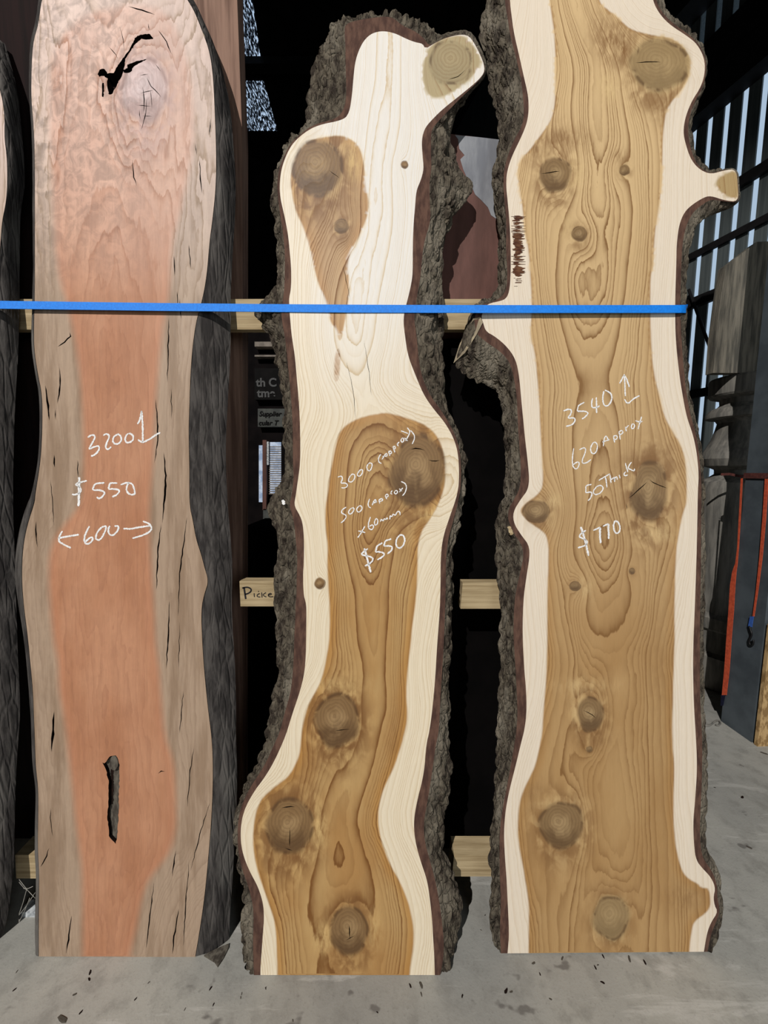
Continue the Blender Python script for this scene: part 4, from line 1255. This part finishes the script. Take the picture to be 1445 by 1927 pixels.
slabC.strokes('chalk_writing', [[(205, 800), (195, 860), (190, 930), (200, 990), (235, 1010), (260, 960), (255, 930), (220, 945), (195, 965)], [(260, 815), (295, 795), (325, 800), (315, 850), (290, 910), (285, 950), (330, 945), (375, 910)],
                                [(395, 745), (370, 790), (370, 835), (400, 860), (430, 830), (440, 770), (420, 740), (395, 745)], [(495, 780), (500, 720), (520, 670), (545, 720)], [(485, 740), (555, 715)],
                                [(595, 685), (605, 745)], [(590, 685), (625, 670), (635, 705), (600, 720)], [(650, 640), (660, 715)], [(645, 640), (680, 620), (690, 650), (655, 670)],
                                [(710, 590), (720, 635)], [(712, 605), (745, 575)], [(780, 560), (765, 590), (780, 615), (800, 595), (800, 565), (780, 560)], [(810, 530), (850, 545), (880, 535)], [(870, 490), (850, 555), (835, 615)]],
              OC, FC, 2.3, label='white chalk 620 Approx')
slabC.strokes('chalk_writing', [[(380, 1155), (320, 1165), (325, 1210), (320, 1240), (375, 1225), (385, 1250), (370, 1290), (345, 1315)], [(430, 1175), (395, 1215), (400, 1250), (440, 1255), (485, 1220), (495, 1180), (465, 1160), (430, 1175)],
                                [(450, 1115), (500, 1085), (560, 1050)], [(515, 1080), (525, 1130), (530, 1185)], [(560, 1060), (570, 1140)], [(570, 1110), (600, 1082), (608, 1120)], [(605, 1130), (605, 1080)],
                                [(605, 1100), (625, 1070), (632, 1110)], [(650, 1060), (660, 1095)], [(715, 1030), (695, 1050), (705, 1075), (735, 1060)], [(710, 945), (725, 1000), (735, 1035)],
                                [(770, 935), (730, 995), (775, 1015), (800, 1025), (800, 1000)]], OC, FC, 2.3, label='white chalk 50 Thick')
slabC.strokes('chalk_writing', [(4.0, [(275, 1570), (310, 1680), (335, 1780), (350, 1855)]), [(325, 1605), (275, 1635), (255, 1670), (310, 1690), (345, 1720), (320, 1755), (245, 1775)],
                                [(395, 1605), (465, 1575)], (3.8, [(465, 1575), (460, 1650), (468, 1730)]), [(490, 1565), (545, 1540)], (3.6, [(545, 1540), (545, 1610), (550, 1690)]),
                                [(610, 1510), (592, 1550), (600, 1610), (625, 1640), (655, 1620), (660, 1570), (640, 1520), (610, 1510)]], OC, FC, 2.9, label='white chalk price $770')

# ---- slab D: neighbour board, mostly out of the picture on the left
slabD = Slab('weathered slab with a dark grey edge, barely in view beside the red slab', 'timber slab', 1.262, y0=1790, y1=577, thick=.055, xbase=-150)
LD = [(1795, -300, -302, -304), (1200, -310, -312, -314), (600, -300, -302, -304), (100, -300, -302, -304)]
RD = [(-60, 60, -58, 58, 2, 54), (-16, 120, -15, 120, 23, 131), (2, 174, 3, 174, 34, 178), (9, 218, 10, 218, 40, 243), (8, 259, 9, 259, 43, 275), (13, 296, 14, 296, 45, 300), (14, 343, 15, 343, 47, 352),
      (11, 383, 12, 383, 40, 390), (4, 414, 5, 414, 37, 430), (1, 452, 2, 452, 37, 470), (-4, 514, -3, 514, 37, 520), (-12, 585, -11, 585, 37, 590), (-22, 640, -21, 640, 35, 640), (-30, 692, -29, 692, 33, 692),
      (-36, 796, -35, 796, 27, 796), (-38, 950, -37, 950, 24, 950), (-36, 1055, -35, 1055, 28, 1055), (-30, 1211, -29, 1211, 33, 1211), (-28, 1298, -27, 1298, 37, 1298), (-30, 1350, -29, 1350, 38, 1350),
      (-32, 1417, -31, 1417, 33, 1410), (-34, 1520, -33, 1520, 29, 1500), (-38, 1642, -37, 1642, 26, 1630), (-44, 1746, -43, 1746, 16, 1720), (-50, 1796, -49, 1796, 6, 1760)]
loopD = rows(LD, .5, .3) + pts([(-250, 30, -250, 29, -252, 26)], .5, .3) + pts(RD, .92, .6)
slabD.face(loopD, [[(-280, 1796), (-280, 100), (-120, 100), (-110, 1796)]], [], [], M['redgum'], [(0, -180, 100), (1800, -180, 100)], [(0, .3), (900, .6), (1800, .3)], 9, step=12,
           tonef=lambda V: np.clip((520 - V[:, 1]) / 300, 0, .9))
slabD.bark(M['bark_grey'], amp=.007, scale=16, ridge=.35, stretch=.16, name='live_edge', seed=31.0)

# ------------------------------------------------------------------ the blue strap
sp = []
for px, py, d in ((-120, 572.0, 1.2432), (65, 574.2, 1.2432), (300, 577.5, 1.2432), (520, 579.6, 1.2425), (640, 580.5, 1.2415), (800, 581.2, 1.243), (1000, 581.4, 1.2475), (1180, 581.3, 1.2490), (1268, 581.2, 1.2500)):
    sp.append(at_d(px, py, d))
sp += [at_d(1281, 581.2, 1.2515), at_d(1290, 581.2, 1.260), at_d(1291, 581.2, 1.292), at_d(1255, 581.2, 1.322)]
sp = np.array(sp)
tang = np.gradient(sp, axis=0)
wv = []; tv = []
for t in tang:
    t = t / np.linalg.norm(t)
    u = UP - t * (UP @ t); u /= np.linalg.norm(u)
    wv.append(u * 7.3 / FPX * 1.25)
    nn = np.cross(t, u); nn = nn / np.linalg.norm(nn)
    tv.append(-nn * .0022 if (-nn) @ RT < 0 or True else nn)
strap = MB().ribbon(list(sp), wv, tv).build('tie_strap', M['strap'])
tag(strap, 'taut bright blue flat strap stretched across all the slabs', 'strap')

# ------------------------------------------------------------------ pine battens of the rack
def batten(x0, x1, ytop, ybot, d, depth, label, slant=0.0):
    c = [at_d(x0, ybot, d), at_d(x1, ybot, d), at_d(x1, ytop, d), at_d(x0 + slant, ytop, d)]
    zlo = (c[0][2] + c[1][2]) / 2; zhi = (c[2][2] + c[3][2]) / 2
    y = (c[0][1] + c[2][1]) / 2
    for p in c: p[1] = y
    c[0][2] = c[1][2] = zlo; c[2][2] = c[3][2] = zhi
    o = MB().prism([c[0], c[1], c[2], c[3]], (0, depth, 0)).build('support_batten', M['pine'])
    tag(o, label, 'batten', 'pine battens of the rack')
    return o, y


batten(-200, 985, 564, 619, 1.33, .03, 'long pine batten level with the blue strap, uppermost of the rack')
bm_, yb_ = batten(451.5, 640, 1093, 1142, 1.335, .045, 'short pine batten with black marker letters between the red slab and the forked slab')
batten(867, 1060, 1096, 1146.5, 1.335, .045, 'blank pine batten at mid height between the two cypress slabs', 3)
batten(851, 1080, 1606, 1652, 1.36, .07, 'low pine batten between the two cypress slabs', 3)
batten(28, 200, 1606, 1656, 1.36, .07, 'low pine batten beside the foot of the red slab', 3)
# marker lettering on the middle batten
mbw = MB()
for w_, st in ((3.2, [(61, 1752), (66, 1786), (72, 1823)]), (2.6, [(50, 1757), (80, 1750), (104, 1760), (105, 1776), (90, 1788), (68, 1795)]), (1.6, [(122, 1788), (124, 1811)]), (2.2, [(147, 1776), (151, 1778)]),
              (1.6, [(156, 1789), (140, 1798), (141, 1810), (160, 1811)]), (1.6, [(168, 1783), (170, 1814)]), (1.6, [(194, 1784), (171, 1799), (196, 1811)]),
              (1.6, [(206, 1800), (230, 1795), (222, 1786), (206, 1796), (212, 1811), (238, 1809)])):
    P = resample(smooth_path(np.array(st, float) / 3.214 + np.array([440, 560]), 2), 1.0)
    n = len(P); vs = []
    for i, p in enumerate(P):
        t = P[min(i + 1, n - 1)] - P[max(i - 1, 0)]; t = t / (np.hypot(*t) + 1e-9)
        nn = np.array([-t[1], t[0]]) * w_ / 2
        for q in (p + nn, p - nn):
            vs.append(on_plane(q[0], q[1], (0, yb_ - .0008, 0), np.array([0, 1.0, 0])))
    mbw.add(vs, [(2 * i, 2 * i + 1, 2 * i + 3, 2 * i + 2) for i in range(n - 1)])
o = mbw.build('marker_lettering', M['marker'], bm_); o['label'] = 'black marker letters Picke'

# ------------------------------------------------------------------ boards behind the rack
def upright(name, pix, d, mat, thick, label, cat):
    P = [at_d(x, y, d) for x, y in pix]
    y = np.mean([p[1] for p in P])
    P = [on_plane(x_, y_, (0, y, 0), np.array([0, 1.0, 0])) for x_, y_ in pix]
    for p in P: p[2] = max(p[2], 0.0)
    o = MB().prism(P, (0, thick, 0)).build(name, mat)
    tag(o, label, cat)
    return o


upright('wooden_post', [(385, 1690), (462, 1690), (456, 260), (444, -60), (300, -60)], 1.465, M['brown_post'], .06, 'rough brown post standing behind the red slab', 'post')
upright('dark_board', [(-60, 1665), (190, 1665), (130, -60), (-60, -60)], 1.47, M['dark_board'], .03, 'very dark brown board standing behind the red slab and its grey neighbour', 'board')
ply = upright('plywood_sheet', [(770, 640), (985, 640), (985, 268), (770, 243)], 1.372, M['brown_ply'], .012, 'red-brown plywood sheet with a worn white patch between the cypress slabs', 'plywood')
yply = ply.location.y - .006
PZ = ply.location.z
# whitewashed patch: a thin skin of paint
patch = [(856, 254), (900, 258), (960, 265), (960, 420), (934, 412), (924, 405), (918, 390), (905, 376), (894, 366), (888, 352), (880, 338), (872, 320), (866, 300), (874, 292), (864, 280), (862, 262)]
PP = [on_plane(x, y, (0, yply - .0008, 0), np.array([0, 1.0, 0])) for x, y in patch]
tri = tessellate_polygon([[Vector(p) for p in PP]])
new_mesh('white_paint_patch', PP, tri, M['whitewash'], ply)
# added black boxes, standing in for the deep shade behind the rack
YC = 1.45
dark_box = MB().box((.02, YC, 0), (.66, 2.0, PZ - .001), bev=.006).build('dark_filler', M['shade_black'])
tag(dark_box, 'tall black cabinet added to darken the space behind the rack, under the plywood sheet', 'filler')
dark_box = MB().box((-.66, 1.62, 0), (-.22, 2.1, at_d(500, 1000, 1.65)[2]), bev=.006).build('dark_filler', M['shade_black'])
tag(dark_box, 'low black cabinet added to darken the gap behind the lettered batten', 'filler')

# ------------------------------------------------------------------ far background: signs and a lit window through the gap
def far_quad(name, pix, Y, mat, thick, parent=None):
    P = [on_plane(x, y, (0, Y, 0), np.array([0, 1.0, 0])) for x, y in pix]
    return MB().prism(P, (0, thick, 0)).build(name, mat, parent)


def text(name, body, px, py, Y, h_px, mat, parent, bold=0.0, shear=0.0):
    cu = bpy.data.curves.new(name, 'FONT')
    cu.body = body; cu.size = 1.0; cu.offset = bold; cu.shear = shear; cu.extrude = .004
    cu.materials.append(mat)
    o = bpy.data.objects.new(name, cu); link(o, parent)
    p = on_plane(px, py, (0, Y, 0), np.array([0, 1.0, 0])); q = on_plane(px, py - h_px, (0, Y, 0), np.array([0, 1.0, 0]))
    o.rotation_euler = (math.pi / 2, 0, 0)
    o.scale = (float(q[2] - p[2]),) * 3
    o.location = Vector(p) - parent.location
    bpy.context.view_layer.update()
    me = bpy.data.meshes.new_from_object(o.evaluated_get(bpy.context.evaluated_depsgraph_get()))
    o2 = bpy.data.objects.new(name, me); link(o2, parent)
    o2.rotation_euler, o2.scale, o2.location = o.rotation_euler, o.scale, o.location
    bpy.data.objects.remove(o)
    return o2


YS = 6.0
quad('wall_inner', [(-2.9, YS + .14, 0), (-.7, YS + .14, 0), (-.7, YS + .14, 4.2), (-2.9, YS + .14, 4.2)], M['shed_dark'], -.08)
sg = far_quad('sign_board', [(479, 752), (600, 752), (600, 693), (479, 693)], YS, M['sign_dark'], .139)
tag(sg, 'dark sign with large faint serif letters seen through the gap', 'sign')
text('lettering', 'th C', 482, 727, YS - .01, 22, M['letter'], sg, .03)
text('lettering', 'tme', 484, 747, YS - .01, 22, M['letter'], sg, .03)
sg2 = far_quad('wall_sign', [(485, 803), (600, 803), (600, 769), (485, 769)], YS, M['sign_pale'], .139)
tag(sg2, 'small pale sign with dark slanted script beneath the dark sign', 'sign')
text('lettering', 'Supplier', 487, 783, YS - .01, 13, M['sign_dark'], sg2, .02, .3)
text('lettering', 'cular T', 486, 800, YS - .01, 13, M['sign_dark'], sg2, .02, .3)
rl = far_quad('roof_strip', [(479, 652), (560, 652), (560, 643), (479, 643)], YS, M['slat_pale'], .139)
tag(rl, 'thin pale horizontal strip under the top batten in the gap', 'strip')
rl = far_quad('roof_strip', [(479, 671), (560, 671), (560, 668), (479, 668)], YS, M['slat_pale'], .139)
tag(rl, 'thinner lower pale horizontal strip in the gap', 'strip')
wn = empty('window_1', on_plane(512, 960, (0, YS, 0), np.array([0, 1.0, 0]))); wn['kind'] = 'structure'
far_quad('pane', [(508, 930), (545, 930), (545, 832), (508, 832)], YS + .12, M['pane'], .01, wn)
far_quad('pane', [(487, 945), (493.5, 945), (493.5, 838), (487, 838)], YS + .12, M['pane'], .01, wn)
far_quad('window_frame', [(494, 960), (501, 960), (501, 828), (494, 828)], YS, M['brown_ply'], .06, wn)
far_quad('window_frame', [(529, 960), (536, 960), (536, 828), (529, 828)], YS, M['shed_dark'], .06, wn)
far_quad('window_frame', [(502, 875), (505.5, 875), (505.5, 831), (502, 831)], YS, M['scrap'], .03, wn)
for i in range(22):
    y = 840 + i * 4.2
    far_quad('louvre_slat', [(506, y + 1.9), (530, y + 1.9), (530, y), (506, y)], YS + .05, M['slat_pale'], .012, wn)
pb = far_quad('pale_panel', [(495, 986), (540, 986), (540, 958), (495, 958)], YS, M['sign_pale'], .139)
tag(pb, 'small pale blue-grey panel below the lit window in the gap', 'panel')

# ------------------------------------------------------------------ right side: steel post, turned column, boards, orange strap
cA = on_floor(1356.5, 1357); cB = on_floor(1413.6, 1397)
side = cB - cA; side /= np.linalg.norm(side)
rt = np.array([-side[1], side[0], 0]);
if rt[0] < 0: rt = -rt
post = MB().prism([cA, cB, cB + rt * .2, cA + rt * .2], (0, 0, 5.2)).build('steel_post', M['steel_post'])
tag(post, 'blue-grey painted steel post wrapped with an orange strap', 'post')
ob0 = cB + side * .015 + np.array([0, 0, 0.0])
osbz = on_plane(1436, 1174, ob0, side)[2]
# sheet stands just in front of the post
e1 = ob0; e2 = ob0 + rt * .8
osb = MB().prism([e1, e2, e2 + np.array([0, 0, osbz]), e1 + np.array([0, 0, osbz])], side * .02).build('strand_board', M['osb'])
tag(osb, 'tan strand board standing on the floor against the steel post', 'board')

# turned column
dcol = 2.74
def colr(x, y):
    """radius of the column where its left outline passes x at row y"""
    ax = 1402 - (y - 890) * .1015
    return max(.02, (ax - x) / FPX * dcol)


base = at_d(1402, 890, dcol)
cxy = (base[0], base[1])


def colz(y):
    return on_plane(1380, y, (0, base[1] - .15, 0), np.array([0, 1.0, 0]))[2]


prof_px = [(1292, 1345), (1296, 1240), (1306, 1234), (1310, 1226), (1312, 1195), (1306, 1190), (1304, 1168), (1312, 1160), (1318, 1120), (1326, 960), (1327, 923), (1332, 908), (1349, 899), (1358, 892), (1357, 884),
           (1350, 880), (1339, 876), (1336, 862), (1340, 850), (1348, 836), (1355, 822), (1361, 804), (1365, 790), (1362, 783), (1347, 780), (1348, 773), (1354, 763), (1366, 757), (1370, 752), (1370, 742), (1356, 737), (1354, 733), (1356, 704), (1358, 700)]
prof = []
for x, y in prof_px:
    prof.append((colr(x, y), max(0.0, colz(y))))
prof[0] = (prof[0][0], 0.0)
ztop = on_plane(1380, 702, (0, base[1] - .12, 0), np.array([0, 1.0, 0]))[2]
prof[-1] = (prof[-1][0], ztop); prof[-2] = (prof[-2][0], ztop - .012)
tc = MB().lathe(prof, cxy, 56).build('turned_column', M['stone_grey'], smooth=True)
tag(tc, 'grey bell-shaped turned wooden column standing behind the steel post', 'column')
tc.data.set_sharp_from_angle(angle=math.radians(28))
# weathered block on top of the column
blk = [(1341, 704), (1346, 640), (1356, 560), (1366, 500), (1402, 472), (1424, 455), (1500, 452), (1500, 690), (1420, 690), (1390, 694), (1366, 701)]
BP = [on_plane(x, y, (0, base[1] - .12, 0), np.array([0, 1.0, 0])) for x, y in blk]
for k in (0, 8, 9, 10, 7):
    BP[k][2] = ztop + .001
bm = bmesh.new()
mbk = MB().prism(BP, (0, .06, 0))
blkob = mbk.build('weathered_timber', M['old_timber'])
tag(blkob, 'old grey weathered timber block resting on top of the turned column', 'timber')

# orange ratchet strap hanging on the post
os_root = empty('orange_strap', on_plane(1385, 1320, cA - rt * .004, rt))
tag(os_root, 'orange ratchet strap tied round the steel post with a loose hook', 'strap')


def on_side(x, y, off=.004):
    return on_plane(x, y, cA - rt * off, rt)


def hang(name, path, mat, off=.006):
    c = []; w = []
    for x, y, hw in path:
        p = on_side(x, y, off); q = on_side(x + hw, y, off)
        c.append(p); w.append(q - p)
    return MB().ribbon(c, w, -rt * .002).build(name, mat, os_root)


hang('wrap', [(1394, 896, 1), (1400, 896, 1)], M['red_dark'])
wz0 = on_side(1405, 900)[2]; wz1 = on_side(1405, 890)[2]
zc = (wz0 + wz1) / 2; hw = abs(wz1 - wz0) / 2
ring = [cA - rt * .006 - side * .006, cB - rt * .006 + side * .006, cB + rt * .206 + side * .006, cA + rt * .206 - side * .006, cA - rt * .006 - side * .006]
ring = [p + np.array([0, 0, zc]) for p in ring]
mbr = MB().ribbon(ring, np.array([0, 0, hw]), -rt * .003)
mbr.build('wrap', M['red_dark'], os_root)
# end that trails off over the column shoulder
pth = [(1356, 893, 2), (1372, 892, 2), (1390, 896, 2.5), (1400, 896, 3)]
cpt = [on_plane(x, y, (0, base[1] - .28, 0), np.array([0, 1.0, 0])) for x, y, _ in pth]
MB().ribbon(cpt, np.array([0, 0, .008]), np.array([0, -.002, 0])).build('loose_end', M['red_dark'], os_root)
hang('hanging_tail', [(1396, 900, 1.8), (1393, 960, 1.8), (1389, 1030, 1.6), (1386, 1060, 2.2), (1382, 1076, 4), (1379, 1100, 5), (1376, 1150, 5.2), (1372, 1200, 5), (1368, 1260, 5), (1363, 1308, 4.6)], M['orange'])
hang('tail_tip', [(1361, 1308, 4), (1358.5, 1328, 2.4)], M['navy'])
hang('hook_tail', [(1443, 900, 3.4), (1438, 980, 3.4), (1432, 1050, 3.0), (1425, 1110, 2.2), (1418, 1160, 1.8)], M['orange'])
clip = hang('hook_sleeve', [(1415, 1160, 3.5), (1411.5, 1180, 4)], M['blue_clip'], .009)
hk = [(1410, 1178), (1412, 1186), (1415, 1193), (1412, 1200), (1409, 1206), (1411, 1214), (1416, 1215), (1418, 1208), (1417, 1204)]
hk = smooth_path(np.array(hk, float), 2)
MB().tube([on_side(x, y, .011) for x, y in hk], .005, 8).build('hook', M['black'], os_root, True)

# ------------------------------------------------------------------ small things on the floor
def floor_poly(name, pix, h, mat, label, cat, group=None):
    P = [on_floor(x, y) for x, y in pix]
    o = MB().prism(P, (0, 0, h)).build(name, mat)
    tag(o, label, cat, group)
    return o


fr = floor_poly('bark_fragment', [(404, 1812), (410, 1821), (420, 1806), (430, 1786), (431, 1778), (418, 1783), (399, 1792), (384, 1800)], .006, M['pit_grey'],
                'loose bark fragment lying at the foot of the red slab', 'bark')
sc_pts = [(41, 1726), (68, 1726), (66, 1700), (58, 1704), (48, 1712)]
scr = floor_poly('plastic_scrap', sc_pts, .02, M['scrap'], 'white plastic scrap on the floor behind the red slab', 'scrap')
wire = [on_floor(x, y, .006) for x, y in ((1318, 1362), (1330, 1366), (1338, 1364), (1345, 1357), (1352, 1355), (1356, 1360), (1352, 1366), (1346, 1364))]
wo = MB().tube([np.asarray(p) for p in smooth_path(np.array(wire), 2)], .005, 6).build('bent_wire', M['stone_grey'], smooth=True)
tag(wo, 'bent grey wire lying on the floor beside the tall cypress slab', 'wire')
# cobweb in the corner by the left slab
cw = MB()
web = [((33, 1655), (66, 1690)), ((44, 1672), (62, 1668)), ((50, 1674), (24, 1720)), ((56, 1690), (26, 1735)), ((0, 1737), (30, 1730)), ((35, 1660), (52, 1676)), ((66, 1680), (30, 1722))]
for a, b in web:
    pa, pb_ = at_d(max(a[0], 36), a[1], 1.30), at_d(max(b[0], 36), b[1], 1.31)
    mid = (pa + pb_) / 2 - np.array([0, 0, .004])
    cw.tube([pa, mid, pb_], .0009, 5)
cwo = cw.build('cobweb', M['cob'])
tag(cwo, 'thin grey cobweb strands near the floor beside the red slab', 'cobweb')

chips = [(170, 1829, 7), (141, 1871, 6), (255, 1880, 5), (348, 1899, 4), (396, 1860, 6), (453, 1877, 4), (402, 1890, 5), (117, 1918, 16), (168, 1842, 6), (280, 1849, 4), (152, 1905, 6), (32, 1828, 4), (28, 1862, 5),
         (792, 1853, 10), (772, 1855, 7), (793, 1871, 6), (952, 1868, 5), (962, 1866, 6), (870, 1874, 6), (1058, 1803, 7), (1120, 1820, 6), (1125, 1816, 4), (1134, 1849, 7), (1184, 1804, 9), (1213, 1810, 7), (1036, 1880, 5),
         (952, 1864, 9), (455, 1870, 4), (500, 1860, 4), (551, 1920, 4), (1016, 1833, 5), (500, 1858, 3), (1397, 1500, 8), (1410, 1595, 8), (1345, 1482, 4), (1438, 1418, 10), (1135, 1800, 6), (1004, 1812, 7), (710, 1905, 4), (905, 1750, 3), (913, 1722, 3)]
protos = []
for q in range(4):
    n = 7
    a0 = rng.random() * 6
    poly = []
    for i in range(n):
        a = a0 + 2 * math.pi * i / n
        r = .6 + .5 * rng.random()
        poly.append((r * math.cos(a), .45 * r * math.sin(a), 0))
    vs = poly + [(p[0] * .7, p[1] * .7, .28 + .1 * rng.random()) for p in poly]
    fs = [tuple(range(n - 1, -1, -1)), tuple(range(n, 2 * n))] + [(i, (i + 1) % n, (i + 1) % n + n, i + n) for i in range(n)]
    me = bpy.data.meshes.new('bark_crumb')
    me.from_pydata(vs, [], fs)
    me.materials.append(M['pit_grey'] if q % 2 else M['pit'])
    protos.append(me)
for i, (x, y, s) in enumerate(chips):
    p = on_floor(x, y)
    o = bpy.data.objects.new('bark_crumb', protos[i % 4]); link(o)
    r = s * .55 / FPX * np.linalg.norm(p - EYE) * .8
    o.location = p
    o.rotation_euler = (0, 0, rng.random() * 6.28)
    o.scale = (r, r, r * .5)
    tag(o, 'small dark bark crumb on the grey concrete in front of the slabs', 'bark', 'bark crumbs on the floor')
